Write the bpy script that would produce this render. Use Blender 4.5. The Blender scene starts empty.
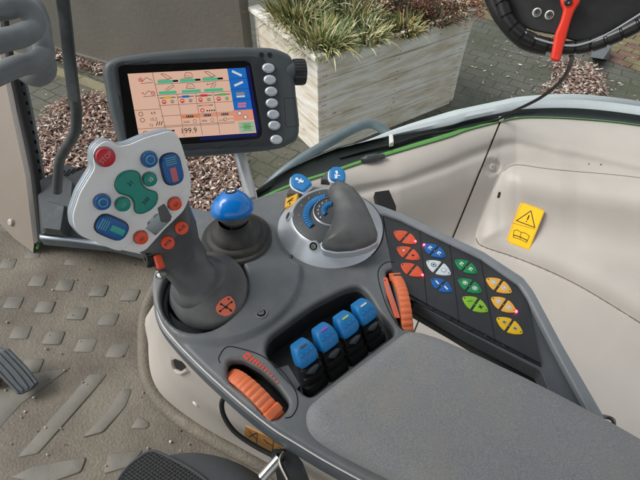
import bpy, math, random
import numpy as np
from mathutils import Vector, Matrix, noise
from mathutils.geometry import delaunay_2d_cdt
random.seed(7); rng = np.random.default_rng(7)
scene = bpy.context.scene
COL = scene.collection
R = math.radians

# ------------------------------------------------------------------ camera
FPX = 483.0
PITCH = R(48)
FWD = Vector((0, math.cos(PITCH), -math.sin(PITCH)))
UP = Vector((0, math.sin(PITCH), math.cos(PITCH)))
RT = Vector((1, 0, 0))
CAM = -0.62 * FWD
cd = bpy.data.cameras.new('camera'); cam = bpy.data.objects.new('camera', cd); COL.objects.link(cam)
cd.sensor_width = 36; cd.lens = 36 * FPX / 640; cd.clip_start = .02; cd.clip_end = 500
cam.location = CAM; cam.rotation_euler = (math.pi/2 - PITCH, 0, 0)
scene.camera = cam

def ray(px, py): return FWD + RT*((px-320)/FPX) + UP*((240-py)/FPX)
def at(px, py, z=0.0):
    d = ray(px, py); return CAM + d*((z-CAM.z)/d.z)
def aty(px, py, y):
    d = ray(px, py); return CAM + d*((y-CAM.y)/d.y)
def atd(px, py, dep): return CAM + ray(px, py)*dep

class Fr:
    def __init__(s, o, n=(0,0,1), xh=(1,0,0)):
        s.o = Vector(o); s.z = Vector(n).normalized(); xh = Vector(xh)
        s.x = (xh - s.z*xh.dot(s.z)).normalized(); s.y = s.z.cross(s.x)
    def uv(s, p, h=0.0):
        d = ray(*p); o = s.o + s.z*h
        w = CAM + d*((o-CAM).dot(s.z)/d.dot(s.z)) - s.o
        return (w.dot(s.x), w.dot(s.y))
    def W(s, u, v, w=0.0): return s.o + s.x*u + s.y*v + s.z*w
    def P(s, pts, h=0.0): return [s.uv(p, h) for p in pts]
    def dirpx(s, a, b, h=0.0):
        a = s.uv(a, h); b = s.uv(b, h); return math.atan2(b[1]-a[1], b[0]-a[0])
WF = Fr((0,0,0))

# ------------------------------------------------------------------ materials
def lin(c):
    f = lambda v: (v/12.92 if v <= .04045 else ((v+.055)/1.055)**2.4)
    return tuple(f(x/255.0) for x in c)
def mat(name, rgb, rough=.5, metal=0.0, var=.12, vs=60.0, bump=0.0, bs=900.0, coat=0.0, dirt=0.0, spec=.5, emit=0.0, ecol=None, rv=.08, ds=0):
    m = bpy.data.materials.new(name); m.use_nodes = True; nt = m.node_tree; N = nt.nodes; L = nt.links
    b = N['Principled BSDF']; c = lin(rgb)
    b.inputs['Metallic'].default_value = metal; b.inputs['Coat Weight'].default_value = coat
    b.inputs['Specular IOR Level'].default_value = spec
    tc = N.new('ShaderNodeTexCoord'); nz = N.new('ShaderNodeTexNoise'); nz.inputs['Scale'].default_value = vs; nz.inputs['Detail'].default_value = 5
    L.new(tc.outputs['Object'], nz.inputs['Vector'])
    cr = N.new('ShaderNodeValToRGB'); cr.color_ramp.elements[0].position = .3; cr.color_ramp.elements[1].position = .72
    cr.color_ramp.elements[0].color = (*[x*(1-var) for x in c], 1); cr.color_ramp.elements[1].color = (*[min(1, x*(1+var)) for x in c], 1)
    L.new(nz.outputs['Fac'], cr.inputs['Fac']); out = cr.outputs['Color']
    if dirt > 0:                       # pale dust in irregular patches
        n2 = N.new('ShaderNodeTexNoise'); n2.inputs['Scale'].default_value = ds or vs*.28; n2.inputs['Detail'].default_value = 9; n2.inputs['Roughness'].default_value = .7
        L.new(tc.outputs['Object'], n2.inputs['Vector'])
        r2 = N.new('ShaderNodeMapRange'); r2.inputs[1].default_value = .48; r2.inputs[2].default_value = .78; r2.inputs[4].default_value = dirt
        L.new(n2.outputs['Fac'], r2.inputs[0])
        mx = N.new('ShaderNodeMixRGB'); mx.inputs[2].default_value = (*lin((170,160,145)), 1)
        L.new(r2.outputs[0], mx.inputs[0]); L.new(out, mx.inputs[1]); out = mx.outputs[0]
    L.new(out, b.inputs['Base Color'])
    rr = N.new('ShaderNodeMapRange'); rr.inputs[3].default_value = max(.02, rough-rv); rr.inputs[4].default_value = min(1, rough+rv)
    L.new(nz.outputs['Fac'], rr.inputs[0]); L.new(rr.outputs[0], b.inputs['Roughness'])
    if bump > 0:
        n3 = N.new('ShaderNodeTexNoise'); n3.inputs['Scale'].default_value = bs; n3.inputs['Detail'].default_value = 3
        L.new(tc.outputs['Object'], n3.inputs['Vector'])
        bp = N.new('ShaderNodeBump'); bp.inputs['Strength'].default_value = bump; bp.inputs['Distance'].default_value = .5/bs
        L.new(n3.outputs['Fac'], bp.inputs['Height']); L.new(bp.outputs[0], b.inputs['Normal'])
    if emit > 0:
        b.inputs['Emission Color'].default_value = (*lin(ecol or rgb), 1); b.inputs['Emission Strength'].default_value = emit
    m['k'] = 1
    return m
MT = {}
def defm(k, *a, **kw): MT[k] = mat(k, *a, **kw)

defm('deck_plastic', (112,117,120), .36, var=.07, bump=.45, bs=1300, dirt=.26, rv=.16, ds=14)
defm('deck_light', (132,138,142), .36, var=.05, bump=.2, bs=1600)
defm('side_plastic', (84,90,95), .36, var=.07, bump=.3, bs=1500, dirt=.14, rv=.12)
defm('dark_plastic', (62,67,70), .42, var=.08, bump=.3, bs=1500, dirt=.06)
defm('grip_plastic', (86,88,89), .36, var=.07, bump=.4, bs=1400, dirt=.18, rv=.15, ds=16)
defm('black_plastic', (34,35,36), .34, var=.1, bump=.15, bs=1200, dirt=.05)
defm('matt_black', (10,10,11), .75, var=.1)
defm('gloss_black', (14,15,17), .2, var=.1)
defm('bezel', (70,77,80), .5, var=.06, bump=.3, bs=1500, dirt=.08)
defm('bezel_dark', (40,45,48), .5, var=.06, bump=.3, bs=1500)
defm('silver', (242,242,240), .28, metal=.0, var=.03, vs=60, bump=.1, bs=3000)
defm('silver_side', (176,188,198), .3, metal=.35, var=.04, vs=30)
defm('silver_paint', (198,205,211), .3, metal=.35, var=.04, vs=30, bump=.12, bs=2500)
defm('web_metal', (150,160,164), .3, metal=.5, var=.05)
defm('chrome', (196,196,194), .24, metal=.85, var=.03)
defm('steel', (205,208,210), .3, metal=.3, var=.05)
defm('bolt_steel', (120,118,112), .35, metal=.9, var=.2, vs=400)
defm('red_button', (205,20,42), .35, var=.05, spec=.5)
defm('blue_button', (12,96,170), .35, var=.06)
defm('green_button', (4,142,126), .35, var=.05)
defm('teal_insert', (60,178,160), .4, var=.05)
defm('pink_insert', (205,110,120), .4, var=.05)
defm('orange_button', (240,84,48), .38, var=.05)
defm('orange_wheel', (240,126,78), .5, var=.07, dirt=.12, vs=120)
defm('orange_label', (238,120,90), .5, var=.04)
defm('blue_cap', (22,124,190), .45, var=.06, dirt=.08, bump=.15)
defm('blue_ball', (0,124,214), .22, var=.04, coat=.4)
defm('blue_rib', (30,118,178), .45, var=.08)
defm('white_print', (235,238,238), .5, var=.02)
defm('grey_print', (150,156,160), .5, var=.03)
defm('pale_red', (236,150,150), .5, var=.02)
defm('key_face', (46,50,53), .4, var=.06, bump=.2, bs=1500, dirt=.06)
defm('pale_print', (120,200,190), .5, var=.02)
defm('ink', (18,18,20), .5, var=.02)
defm('rubber', (48,48,47), .6, var=.1, bump=.3, bs=900, dirt=.22)
defm('yellow_label', (248,194,8), .45, var=.03)
defm('gold_label', (226,176,64), .45, var=.05)
defm('brown_label', (176,122,44), .5, var=.1)
defm('purple', (190,80,200), .4); defm('lime', (205,225,120), .4); defm('cap_grey', (96,100,104), .4)
defm('key_orange', (226,92,54), .4, var=.03); defm('key_blue', (14,100,178), .4, var=.03)
defm('key_white', (214,226,230), .4, var=.02); defm('key_green', (16,140,78), .4, var=.03)
defm('key_lime', (140,196,48), .4, var=.03); defm('key_amber', (246,184,70), .4, var=.03); defm('key_yellow', (240,196,20), .4, var=.03)
defm('led_red', (255,60,80), .4, emit=18.0, ecol=(255,40,70))
defm('hose_grey', (112,118,120), .55, var=.12, vs=60, bump=.2, bs=400, dirt=.12)
defm('rod_paint', (58,64,66), .45, var=.12, vs=90, dirt=.15)
defm('trim_grey', (88,94,98), .5, var=.08, bump=.3, bs=1200, dirt=.2)
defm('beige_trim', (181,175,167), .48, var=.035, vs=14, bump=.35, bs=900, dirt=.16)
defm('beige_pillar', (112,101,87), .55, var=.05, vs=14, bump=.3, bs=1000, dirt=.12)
defm('green_paint', (66,132,42), .3, var=.08, vs=40, coat=.3)
defm('dark_seal', (9,22,17), .4, var=.15, vs=40)
defm('white_ledge', (184,192,194), .5, var=.04, vs=30, bump=.4, bs=420, dirt=.12)
defm('handrail', (92,106,112), .4, var=.08, vs=40)
defm('red_lever', (232,56,32), .32, var=.04, coat=.3)
defm('cable', (10,10,11), .6, var=.1)
defm('seat_fabric', (76,80,84), .9, var=.12, vs=400, bump=.6, bs=1400)
defm('pad_fabric', (146,148,149), .78, var=.24, vs=850, bump=1.0, bs=800, dirt=.55, ds=10, rv=.12)
defm('groove_shade_brown', (112,102,92), .7)  # brown put in for shade in the seam groove and boss creases
defm('pedal_rubber', (72,78,82), .45, var=.12, vs=150, dirt=.1)
defm('white_plastic', (215,215,210), .4, var=.03)
defm('leaf_green', (98,116,56), .6, var=.3, vs=9); defm('leaf_pale', (198,194,150), .6, var=.15, vs=9)
defm('leaf_dark', (58,72,36), .6, var=.3, vs=9)
defm('leaf_straw', (168,152,96), .7, var=.2, vs=9)
defm('dead_leaf', (132,84,66), .7, var=.35, vs=20); defm('dead_pale', (196,160,136), .7, var=.25, vs=20); defm('twig', (84,62,46), .8, var=.2)
defm('soil', (52,42,34), .95, var=.3, vs=20, bump=.8, bs=60)
defm('chip_a', (138,108,92), .85, var=.25, vs=9); defm('chip_b', (166,148,137), .85, var=.2, vs=9); defm('chip_c', (76,56,47), .85, var=.25, vs=9)
defm('chip_d', (206,194,184), .85, var=.1, vs=9)
defm('litter_bed', (62,50,42), .95, var=.4, vs=30)

# screen colours give off light
def emat(k, rgb, s=.46):
    defm(k, tuple(int(v*.3) for v in rgb), .25, var=.0, emit=s, ecol=rgb)
emat('lcd_peach', (252,206,180)); emat('lcd_blue', (30,120,214)); emat('lcd_green', (90,206,160)); emat('lcd_black', (16,14,18), .1)
emat('lcd_line', (120,84,80), .4); emat('lcd_red', (222,60,84)); emat('lcd_yellow', (240,190,70)); emat('lcd_orange', (250,140,80))
emat('lcd_salmon', (252,164,136)); emat('lcd_white', (240,240,240)); emat('lcd_sage', (176,206,176)); emat('lcd_grey', (160,150,150)); emat('lcd_leaf',(110,190,110)); emat('lcd_pink', (232,130,160))
emat('lcd_navy', (18,30,110), .35)

# ------------------------------------------------------------------ geometry helpers
def rnd(pts, rad, n=5):
    out = []; k = len(pts)
    for i in range(k):
        a = Vector(pts[i-1][:2]); p = Vector(pts[i][:2]); b = Vector(pts[(i+1) % k][:2])
        ra = min(rad, (a-p).length*.48); rb = min(rad, (b-p).length*.48)
        s = p + (a-p).normalized()*ra; e = p + (b-p).normalized()*rb
        for j in range(n+1):
            t = j/n; q = s*(1-t)**2 + p*2*t*(1-t) + e*t*t; out.append((q.x, q.y))
    return out
def catmull(P, n=6, closed=False):
    P = [Vector(p) for p in P]; k = len(P); out = []
    for i in range(k if closed else k-1):
        if closed: a, b, c, d = P[i-1], P[i], P[(i+1) % k], P[(i+2) % k]
        else: a, b, c, d = P[max(i-1, 0)], P[i], P[i+1], P[min(i+2, k-1)]
        for j in range(n):
            t = j/n; out.append(.5*((2*b) + (c-a)*t + (2*a-5*b+4*c-d)*t*t + (3*b-a-3*c+d)*t**3))
    if not closed: out.append(P[-1])
    return out
def resample(pts, s):
    out = []
    k = len(pts)
    for i in range(k):
        a = np.array(pts[i][:2]); b = np.array(pts[(i+1) % k][:2]); L = np.linalg.norm(b-a)
        if L < 1e-7: continue
        n = max(1, int(math.ceil(L/s)))
        for j in range(n): out.append(tuple(a + (b-a)*j/n))
    return out
def inside(pts, poly):
    x, y = pts[:, 0], pts[:, 1]; r = np.zeros(len(pts), bool); P = np.array(poly)
    for i in range(len(P)):
        x1, y1 = P[i-1]; x2, y2 = P[i]
        c = ((y1 > y) != (y2 > y)); 
        if y2 != y1: r ^= c & (x < (x2-x1)*(y-y1)/(y2-y1) + x1)
    return r
def dist(pts, loops):
    best = np.full(len(pts), 1e9)
    for poly in loops:
        P = np.array(poly)
        for i in range(len(P)):
            a = P[i-1]; b = P[i]; ab = b-a; L2 = ab@ab
            if L2 < 1e-14: continue
            t = np.clip(((pts-a)@ab)/L2, 0, 1)
            d = np.linalg.norm(pts - (a + t[:, None]*ab), axis=1); best = np.minimum(best, d)
    return best
def area(p):
    return .5*sum(p[i-1][0]*p[i][1]-p[i][0]*p[i-1][1] for i in range(len(p)))
def plate(F, pts, top=0.0, bot=-.005, r=0.0, holes=(), sp=None, hf=None, steps=4, seg=None, prof=None, bothull=None, bottom=False, xtra=None):
    if area(pts) < 0: pts = pts[::-1]
    size = max(max(p[0] for p in pts)-min(p[0] for p in pts), max(p[1] for p in pts)-min(p[1] for p in pts))
    seg = seg or (sp if sp else size/6)
    loops = [resample(pts, seg)]
    for h in holes:
        h = h[::-1] if area(h) > 0 else h
        loops.append(resample(h, seg))
    V = []; E = []
    for lp in loops:
        n0 = len(V); V += lp; E += [(n0+i, n0+(i+1) % len(lp)) for i in range(len(lp))]
    extra = []
    if r > 0:
        for kk in range(1, steps+1):
            dk = r*(1-math.cos(math.pi/2*kk/steps)) if kk < steps else r
            cand = []
            for lp in loops:
                P = np.array(lp); T = np.roll(P, -1, 0)-np.roll(P, 1, 0); T /= np.maximum(np.linalg.norm(T, axis=1), 1e-9)[:, None]
                Nn = np.stack([-T[:, 1], T[:, 0]], 1); cand.append(P + Nn*dk)
            cand = np.concatenate(cand)
            ok = (dist(cand, loops) > dk*.97); ok &= inside(cand, loops[0])
            for h in loops[1:]: ok &= ~inside(cand, h)
            extra.append(cand[ok])
    if sp:
        xs = [p[0] for p in pts]; ys = [p[1] for p in pts]
        gx, gy = np.meshgrid(np.arange(min(xs)+sp*.5, max(xs), sp), np.arange(min(ys)+sp*.5, max(ys), sp))
        g = np.stack([gx.ravel(), gy.ravel()], 1); ok = inside(g, loops[0])
        g = g[ok]
        for h in loops[1:]: g = g[~inside(g, h)]
        if len(g): g = g[dist(g, loops) > max(r*1.03, sp*.4)]
        extra.append(g)
    if xtra is not None:
        g = np.array(xtra); g = g[inside(g, loops[0])]
        for h in loops[1:]: g = g[~inside(g, h)]
        g = g[dist(g, loops) > max(r*1.03, .001)]
        if extra: extra[-1] = extra[-1][[np.min(np.hypot(*(g-p).T)) > .0018 for p in extra[-1]]] if sp else extra[-1]
        extra.append(g)
    ext = np.concatenate(extra) if extra else np.zeros((0, 2))
    allv = [Vector(p) for p in V] + [Vector(p) for p in ext]
    vs, es, fs, *_ = delaunay_2d_cdt(allv, E, [], 0, 1e-7)
    A = np.array([(v.x, v.y) for v in vs]); Fc = np.array([f for f in fs if len(f) == 3])
    cen = A[Fc].mean(1); ok = inside(cen, loops[0])
    for h in loops[1:]: ok &= ~inside(cen, h)
    Fc = Fc[ok]
    d = dist(A, loops)
    if prof: z = np.array([top + prof(x) for x in d])
    elif r > 0:
        dd = np.minimum(d, r); z = top - r + np.sqrt(np.maximum(r*r-(r-dd)**2, 0))
    else: z = np.full(len(A), top)
    if hf is not None: z = z + np.array([hf(p[0], p[1]) for p in A])
    verts = [F.W(A[i, 0], A[i, 1], z[i]) for i in range(len(A))]
    faces = [tuple(f) for f in Fc.tolist()]
    cnt = {}
    for f in faces:
        for i in range(3):
            a, b = f[i], f[(i+1) % 3]; cnt[(a, b)] = cnt.get((a, b), 0)+1
    low = {}
    sb = bot if callable(bot) else (lambda u, v: bot)
    for (a, b) in list(cnt):
        if (b, a) in cnt: continue
        for q in (a, b):
            if q not in low: low[q] = len(verts); verts.append(F.W(A[q, 0], A[q, 1], sb(A[q, 0], A[q, 1])))
        faces.append((b, a, low[a], low[b]))
    if bottom:
        n0 = len(verts)
        for i in range(len(A)): verts.append(F.W(A[i, 0], A[i, 1], sb(0, 0)))
        faces += [(f[2]+n0, f[1]+n0, f[0]+n0) for f in Fc.tolist()]
    return verts, faces
def circ(c, r, n=24, ry=None, ang=0):
    ry = ry or r; ca, sa = math.cos(ang), math.sin(ang)
    return [(c[0]+r*math.cos(t)*ca-ry*math.sin(t)*sa, c[1]+r*math.cos(t)*sa+ry*math.sin(t)*ca) for t in [2*math.pi*i/n for i in range(n)]]
def rrect(c, w, h, ang=0, rad=None, n=5):
    ca, sa = math.cos(ang), math.sin(ang); rad = min(w, h)/2*.98 if rad is None else rad
    q = [(-w/2, -h/2), (w/2, -h/2), (w/2, h/2), (-w/2, h/2)]
    q = [(c[0]+x*ca-y*sa, c[1]+x*sa+y*ca) for x, y in q]
    return rnd(q, rad, n) if rad > 0 else q
def lathe(F, prof, n=32, a0=0, a1=2*math.pi, rf=None, ex=1.0, caps=False):
    """prof: (radius, height); rf(t) modulates the radius"""
    full = abs(a1-a0-2*math.pi) < 1e-6; m = n if full else n+1
    V = []; Fs = []
    for (rr, h) in prof:
        for i in range(m):
            t = a0 + (a1-a0)*i/n; q = rr*(rf(t, rr, h) if rf else 1)
            V.append(F.W(q*math.cos(t), q*math.sin(t)*ex, h))
    for j in range(len(prof)-1):
        for i in range(n):
            a = j*m+i; b = j*m+(i+1) % m; Fs.append((a, b, b+m, a+m))
    if full and caps:
        if prof[0][0] > 1e-6: Fs.append(tuple(range(m))[::-1])
        if prof[-1][0] > 1e-6: Fs.append(tuple(range((len(prof)-1)*m, len(prof)*m)))
    return V, Fs
def tube(path, rad, n=12, sx=1.0, sub=6, caps=True, flat=None):
    """path of points; rad number or list; flat=(w,h,up) gives a flattened section"""
    P = catmull(path, sub) if sub else [Vector(p) for p in path]
    k = len(P); rads = rad if isinstance(rad, (list, tuple)) else [rad]*k
    if len(rads) != k: rads = [rads[min(len(rads)-1, int(i/(k-1)*(len(rads)-1)+.5))] for i in range(k)]
    V = []; Fs = []; T0 = (P[1]-P[0]).normalized()
    up = Vector(flat[2]) if flat else (Vector((0,0,1)) if abs(T0.z) < .9 else Vector((0,1,0)))
    Nn = (up - T0*up.dot(T0)).normalized()
    for i in range(k):
        T = (P[min(i+1, k-1)]-P[max(i-1, 0)]).normalized()
        if flat: Nn = (up - T*up.dot(T)).normalized()
        else: Nn = (Nn - T*Nn.dot(T)).normalized()
        B = T.cross(Nn)
        for j in range(n):
            t = 2*math.pi*j/n; c, s = math.cos(t), math.sin(t)
            if flat:
                e = .35; c = math.copysign(abs(c)**e, c); s = math.copysign(abs(s)**e, s)
                V.append(P[i] + Nn*c*flat[1]*rads[i] + B*s*flat[0]*rads[i])
            else: V.append(P[i] + Nn*c*rads[i] + B*s*rads[i])
    for i in range(k-1):
        for j in range(n):
            a = i*n+j; b = i*n+(j+1) % n; Fs.append((a, b, b+n, a+n))
    if caps: Fs.append(tuple(range(n))[::-1]); Fs.append(tuple(range((k-1)*n, k*n)))
    return V, Fs
def loft(secs, n=28):
    """secs: (centre, half axis a, half axis b, exponent)"""
    V = []; Fs = []
    for (c, a, b, e) in secs:
        for j in range(n):
            t = 2*math.pi*j/n; cc, ss = math.cos(t), math.sin(t); q = 2.0/e
            V.append(Vector(c) + Vector(a)*math.copysign(abs(cc)**q, cc) + Vector(b)*math.copysign(abs(ss)**q, ss))
    for i in range(len(secs)-1):
        for j in range(n):
            p = i*n+j; q = i*n+(j+1) % n; Fs.append((p, q, q+n, p+n))
    Fs.append(tuple(range(n))[::-1]); Fs.append(tuple(range((len(secs)-1)*n, len(secs)*n)))
    return V, Fs
def box(F, u0, u1, v0, v1, w0, w1):
    V = [F.W(u, v, w) for w in (w0, w1) for v in (v0, v1) for u in (u0, u1)]
    return V, [(0,2,3,1), (4,5,7,6), (0,1,5,4), (2,6,7,3), (0,4,6,2), (1,3,7,5)]
def prism(bot, top):
    n = len(bot); V = [Vector(p) for p in bot] + [Vector(p) for p in top]
    return V, [tuple(range(n))[::-1], tuple(range(n, 2*n))] + [(i, (i+1) % n, n+(i+1) % n, n+i) for i in range(n)]
def text(F, s, size, u, v, ang, w=0.0, ext=.0001, sx=1.0):
    cu = bpy.data.curves.new('t', 'FONT'); cu.body = s; cu.size = size; cu.align_x = 'CENTER'; cu.align_y = 'CENTER'; cu.extrude = ext; cu.resolution_u = 3
    ob = bpy.data.objects.new('t', cu); COL.objects.link(ob); dg = bpy.context.evaluated_depsgraph_get(); dg.update()
    me = ob.evaluated_get(dg).to_mesh(); ca, sa = math.cos(ang), math.sin(ang)
    V = []
    for q in me.vertices:
        x, y = q.co.x*sx, q.co.y; V.append(F.W(u+x*ca-y*sa, v+x*sa+y*ca, w+q.co.z+ext))
    Fs = [tuple(p.vertices) for p in me.polygons]
    ob.evaluated_get(dg).to_mesh_clear(); bpy.data.objects.remove(ob); bpy.data.curves.remove(cu)
    return V, Fs

from mathutils.bvhtree import BVHTree
def caster(VF):
    b = BVHTree.FromPolygons([tuple(v) for v in VF[0]], VF[1])
    def f(px, py):
        h = b.ray_cast(CAM, ray(px, py).normalized())
        if h[0] is None: print('MISS', px, py); return at(px, py, 0), Vector((0,0,1))
        return h[0], (h[1] if h[1].dot(CAM-h[0]) > 0 else -h[1])
    return f
class MB:
    def __init__(s): s.v = []; s.f = []; s.m = []; s.mats = []
    def add(s, VF, m):
        if m not in s.mats: s.mats.append(m)
        k = s.mats.index(m); n0 = len(s.v); s.v += [Vector(p) for p in VF[0]]
        for f in VF[1]: s.f.append(tuple(i+n0 for i in f)); s.m.append(k)
        return s
    def obj(s, name, parent=None, loc=None, sharp=38, smooth=True):
        base = Vector(parent['base']) if parent is not None else (Vector(loc) if loc is not None else Vector((0,0,0)))
        me = bpy.data.meshes.new(name); me.from_pydata([tuple(p-base) for p in s.v], [], s.f); me.update()
        for k in s.mats: me.materials.append(MT[k])
        me.polygons.foreach_set('material_index', s.m)
        if smooth:
            me.polygons.foreach_set('use_smooth', [True]*len(me.polygons)); me.set_sharp_from_angle(angle=R(sharp))
        o = bpy.data.objects.new(name, me); COL.objects.link(o)
        if parent is not None: o.parent = parent
        else: o.location = base
        BASE[o.name] = base; o['base'] = tuple(base)
        return o
BASE = {}
def one(name, VF, m, parent=None, **kw): return MB().add(VF, m).obj(name, parent, **kw)
def tag(o, label=None, cat=None, group=None, kind=None):
    if label: o['label'] = label
    if cat: o['category'] = cat
    if group: o['group'] = group
    if kind: o['kind'] = kind
    return o
def thing(name, label, cat, loc, group=None):
    o = bpy.data.objects.new(name, None); COL.objects.link(o); o.location = loc; o['base'] = tuple(loc); o.empty_display_size = .02
    return tag(o, label, cat, group)

# =================================================================== CONSOLE
def dk(px, py, h=0.0): return WF.uv((px, py), h)
cons = thing('armrest_console', 'long grey plastic armrest console with fabric pad, thumb wheels and coloured key panel', 'armrest console', at(330, 330, -.06))
deck_px = [(153,284),(154,302),(160,320),(178,341),(203,366),(234,394),(257,413),(277,428),(291,436),(322,455),(372,482),(430,513),(520,556),(640,600),(740,560),(720,500),(600,445),(500,392),(440,356),(414,334),(405,306),(399,284),(394,262),(388,240),(384,220),(382,209),(362,200),(335,190),(308,184),(290,187),(256,197),(219,212),(196,226),(176,243),(160,262)]
deck_o = rnd(WF.P(deck_px), .012, 3)
pocket1 = rnd(WF.P([(226,374),(227,359),(243,359),(260,369),(277,385),(290,403),(285,413),(276,420),(265,417),(256,403),(245,392),(229,382)]), .006, 4)
pocket2 = rnd(WF.P([(386,270),(394,268),(402,283),(411,318),(412,330),(401,327),(389,300)]), .004, 4)
recess = rnd(WF.P([(264,352),(268,337),(312,305),(345,288),(359,285),(368,293),(379,311),(397,333),(310,399),(284,376)]), .009, 5)
jc = dk(206, 292); well = circ(jc, .0500, 40, .0585, R(0))
dome_c = dk(222, 274)
rc0 = dk(330, 228)
def deck_h(u, v):
    r = math.hypot(u-dome_c[0], v-dome_c[1]); t = min(1, max(0, (.099-r)/.006)); t = t*t*(3-2*t)
    h = .0062*t
    if r < .095: h += .007*max(0, 1-(r/.095)**2)
    q = math.hypot(u-rc0[0], v-rc0[1]); q = min(1, max(0, (q-.070)/.010)); h *= q*q*(3-2*q)
    return h
one('deck', plate(WF, deck_o, 0, lambda u, v: -.012, r=.0042, holes=[well, recess, pocket1, pocket2], sp=.0045, hf=deck_h, seg=.0035, xtra=[(dome_c[0]+q*math.cos(t), dome_c[1]+q*math.sin(t)) for q in (.0915,.0930,.0945,.0960,.0975,.0990,.1005) for t in [2*math.pi*i/170 for i in range(170)]]), 'deck_plastic', cons)
# lower shell: edge line painted white for its highlight, then the darker side
def offset_loop(pts, d):
    P = np.array(pts if area(pts) > 0 else pts[::-1]); T = np.roll(P, -1, 0)-np.roll(P, 1, 0); T /= np.maximum(np.linalg.norm(T, axis=1), 1e-9)[:, None]
    return P - np.stack([-T[:, 1], T[:, 0]], 1)*d
base_loop = resample(deck_o, .006)
def rings(levels, loop):
    V = []; Fs = []; n = None
    for (d, z) in levels:
        P = offset_loop(loop, d); n = len(P); V += [Vector((p[0], p[1], z)) for p in P]
    for k in range(len(levels)-1):
        for i in range(n): a = k*n+i; b = k*n+(i+1) % n; Fs.append((a, a+n, b+n, b))
    return V, Fs
one('edge_trim_highlight', rings([(-.001, -.0098), (.0006, -.0093), (.0012, -.0103), (.0008, -.012), (-.001, -.012)], base_loop), 'silver', cons)
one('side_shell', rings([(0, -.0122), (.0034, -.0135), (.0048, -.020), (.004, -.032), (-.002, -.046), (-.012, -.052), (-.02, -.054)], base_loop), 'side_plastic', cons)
# joystick well
one('joystick_well', lathe(Fr((jc[0], jc[1], 0)), [(.0505, .004), (.0495, -.006), (.046, -.008), (.045, -.016), (.0001, -.018)], 40, ex=1.17), 'dark_plastic', cons)
# lever recess: liner with floor
def tray(loop, depth, top=-.002):
    P = resample(loop, .01); n = len(P)
    V = [Vector((p[0], p[1], top)) for p in P] + [Vector((p[0], p[1], -depth)) for p in P]
    return V, [(i, (i+1) % n, n+(i+1) % n, n+i) for i in range(n)] + [tuple(range(n, 2*n))]
rec_o = rnd(WF.P([(263.5,352),(267.5,336),(312,304),(345,287),(360,284),(369,293),(380,311),(398,333),(310,400),(283.5,376)]), .009, 5)
rb = MB().add(tray(rec_o, .045, -.004), 'dark_plastic')
rb.obj('lever_tray', cons)
one('gap_card', plate(WF, WF.P([(266,372),(288,365),(300,385),(292,395)], -.03), -.030, -.0435), 'grey_print', cons)
# wheel pockets
for po in ([(225.5,374),(226.5,358.5),(243,358.5),(260.5,368.5),(277.5,384.5),(290.5,403),(285.5,413.5),(276,420.5),(264.5,417.5),(255.5,403.5),(244.5,392.5),(228.5,382.5)], [(385.5,270),(394,267),(403,283),(412,318),(413,331),(401,328),(388,300)]):
    one('wheel_pocket', tray(rnd(WF.P(po), .006, 4), .03, -.004), 'black_plastic', cons)
# thin parting lines round the wheel bezels and the sculpted edge
def groove(pts, rad=.0006, h=0.0, closed=False):
    P = [Vector((*dk(*p), 0)) for p in pts]
    P = [Vector((p.x, p.y, deck_h(p.x, p.y)+h)) for p in catmull(P, 6)]
    return tube(P, rad, 6, sub=0)
one('parting_line', groove([(220,363),(219,357),(227,347),(242,349),(262,356),(282,371),(295,390),(297.5,405),(292,416),(285,418)]), 'matt_black', cons)
one('parting_line', groove([(394,262.5),(388,262),(381,266),(378,276),(384,299),(393,318),(403,330)]), 'matt_black', cons)
# printed scales
pr = MB()
a0 = Vector(dk(248,357)); a1 = Vector(dk(281,386))
for i in range(10):
    t = (i+1.4)/11.5; c = a0.lerp(a1, t) + Vector((.0, .003))*math.sin(math.pi*t); w = .0036*(1-t*.8)
    d = (a1-a0).normalized(); ang = math.atan2(d.y, d.x)
    pr.add(plate(WF, rrect(c, .0024*(1-t*.4), w*2, ang, 0), .0004, -.0002), 'orange_button')
c = a0+Vector((-.001,.001)); pr.add(plate(WF, rrect(c, .007, .0075, ang, .001), .0004, -.0002), 'orange_button'); pr.add(plate(WF, rrect(c, .004, .002, ang, 0), .0006, 0), 'deck_plastic')
pr.obj('printed_scale', cons); pr = MB()
pr.add(plate(WF, rnd(WF.P([(383,278),(387,277.5),(399,314),(400,318),(395,318),(386,292)]), .001), .0004, -.0002), 'orange_label')
pr.add(plate(WF, circ(dk(385,280.5), .0008, 10), .0006, 0), 'ink')
pr.add(plate(WF, WF.P([(387.5,285),(389,285),(395,312)]), .0006, 0), 'grey_print')
pr.obj('printed_scale', cons)
# deck screws in countersunk holes
def screw(parent, F, u, v, r=.0045, h=0.0, name='screw', cup='deck_light'):
    m = MB(); G = Fr(F.W(u, v, h), F.z, F.x)
    m.add(lathe(G, [(r*1.25, -.0004), (r*1.2, .0005), (r*.95, .0005), (r*.8, -.0012), (r*.75, -.0012)], 20), cup)
    m.add(lathe(G, [(r*.95, .00045), (r*.9, .0002), (.0001, .0001)], 20), 'matt_black')
    m.add(lathe(G, [(r*.62, .0002), (r*.6, .0011), (r*.5, .0016), (r*.28, .0016), (r*.26, .0008), (.0001, .0008)], 16), 'bolt_steel')
    return m.obj(name, parent)
for (x, y) in ((262,317),(290,257.5)):
    u, v = dk(x, y); screw(cons, WF, u, v, .0056 if x < 280 else .0042, deck_h(u, v))
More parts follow.
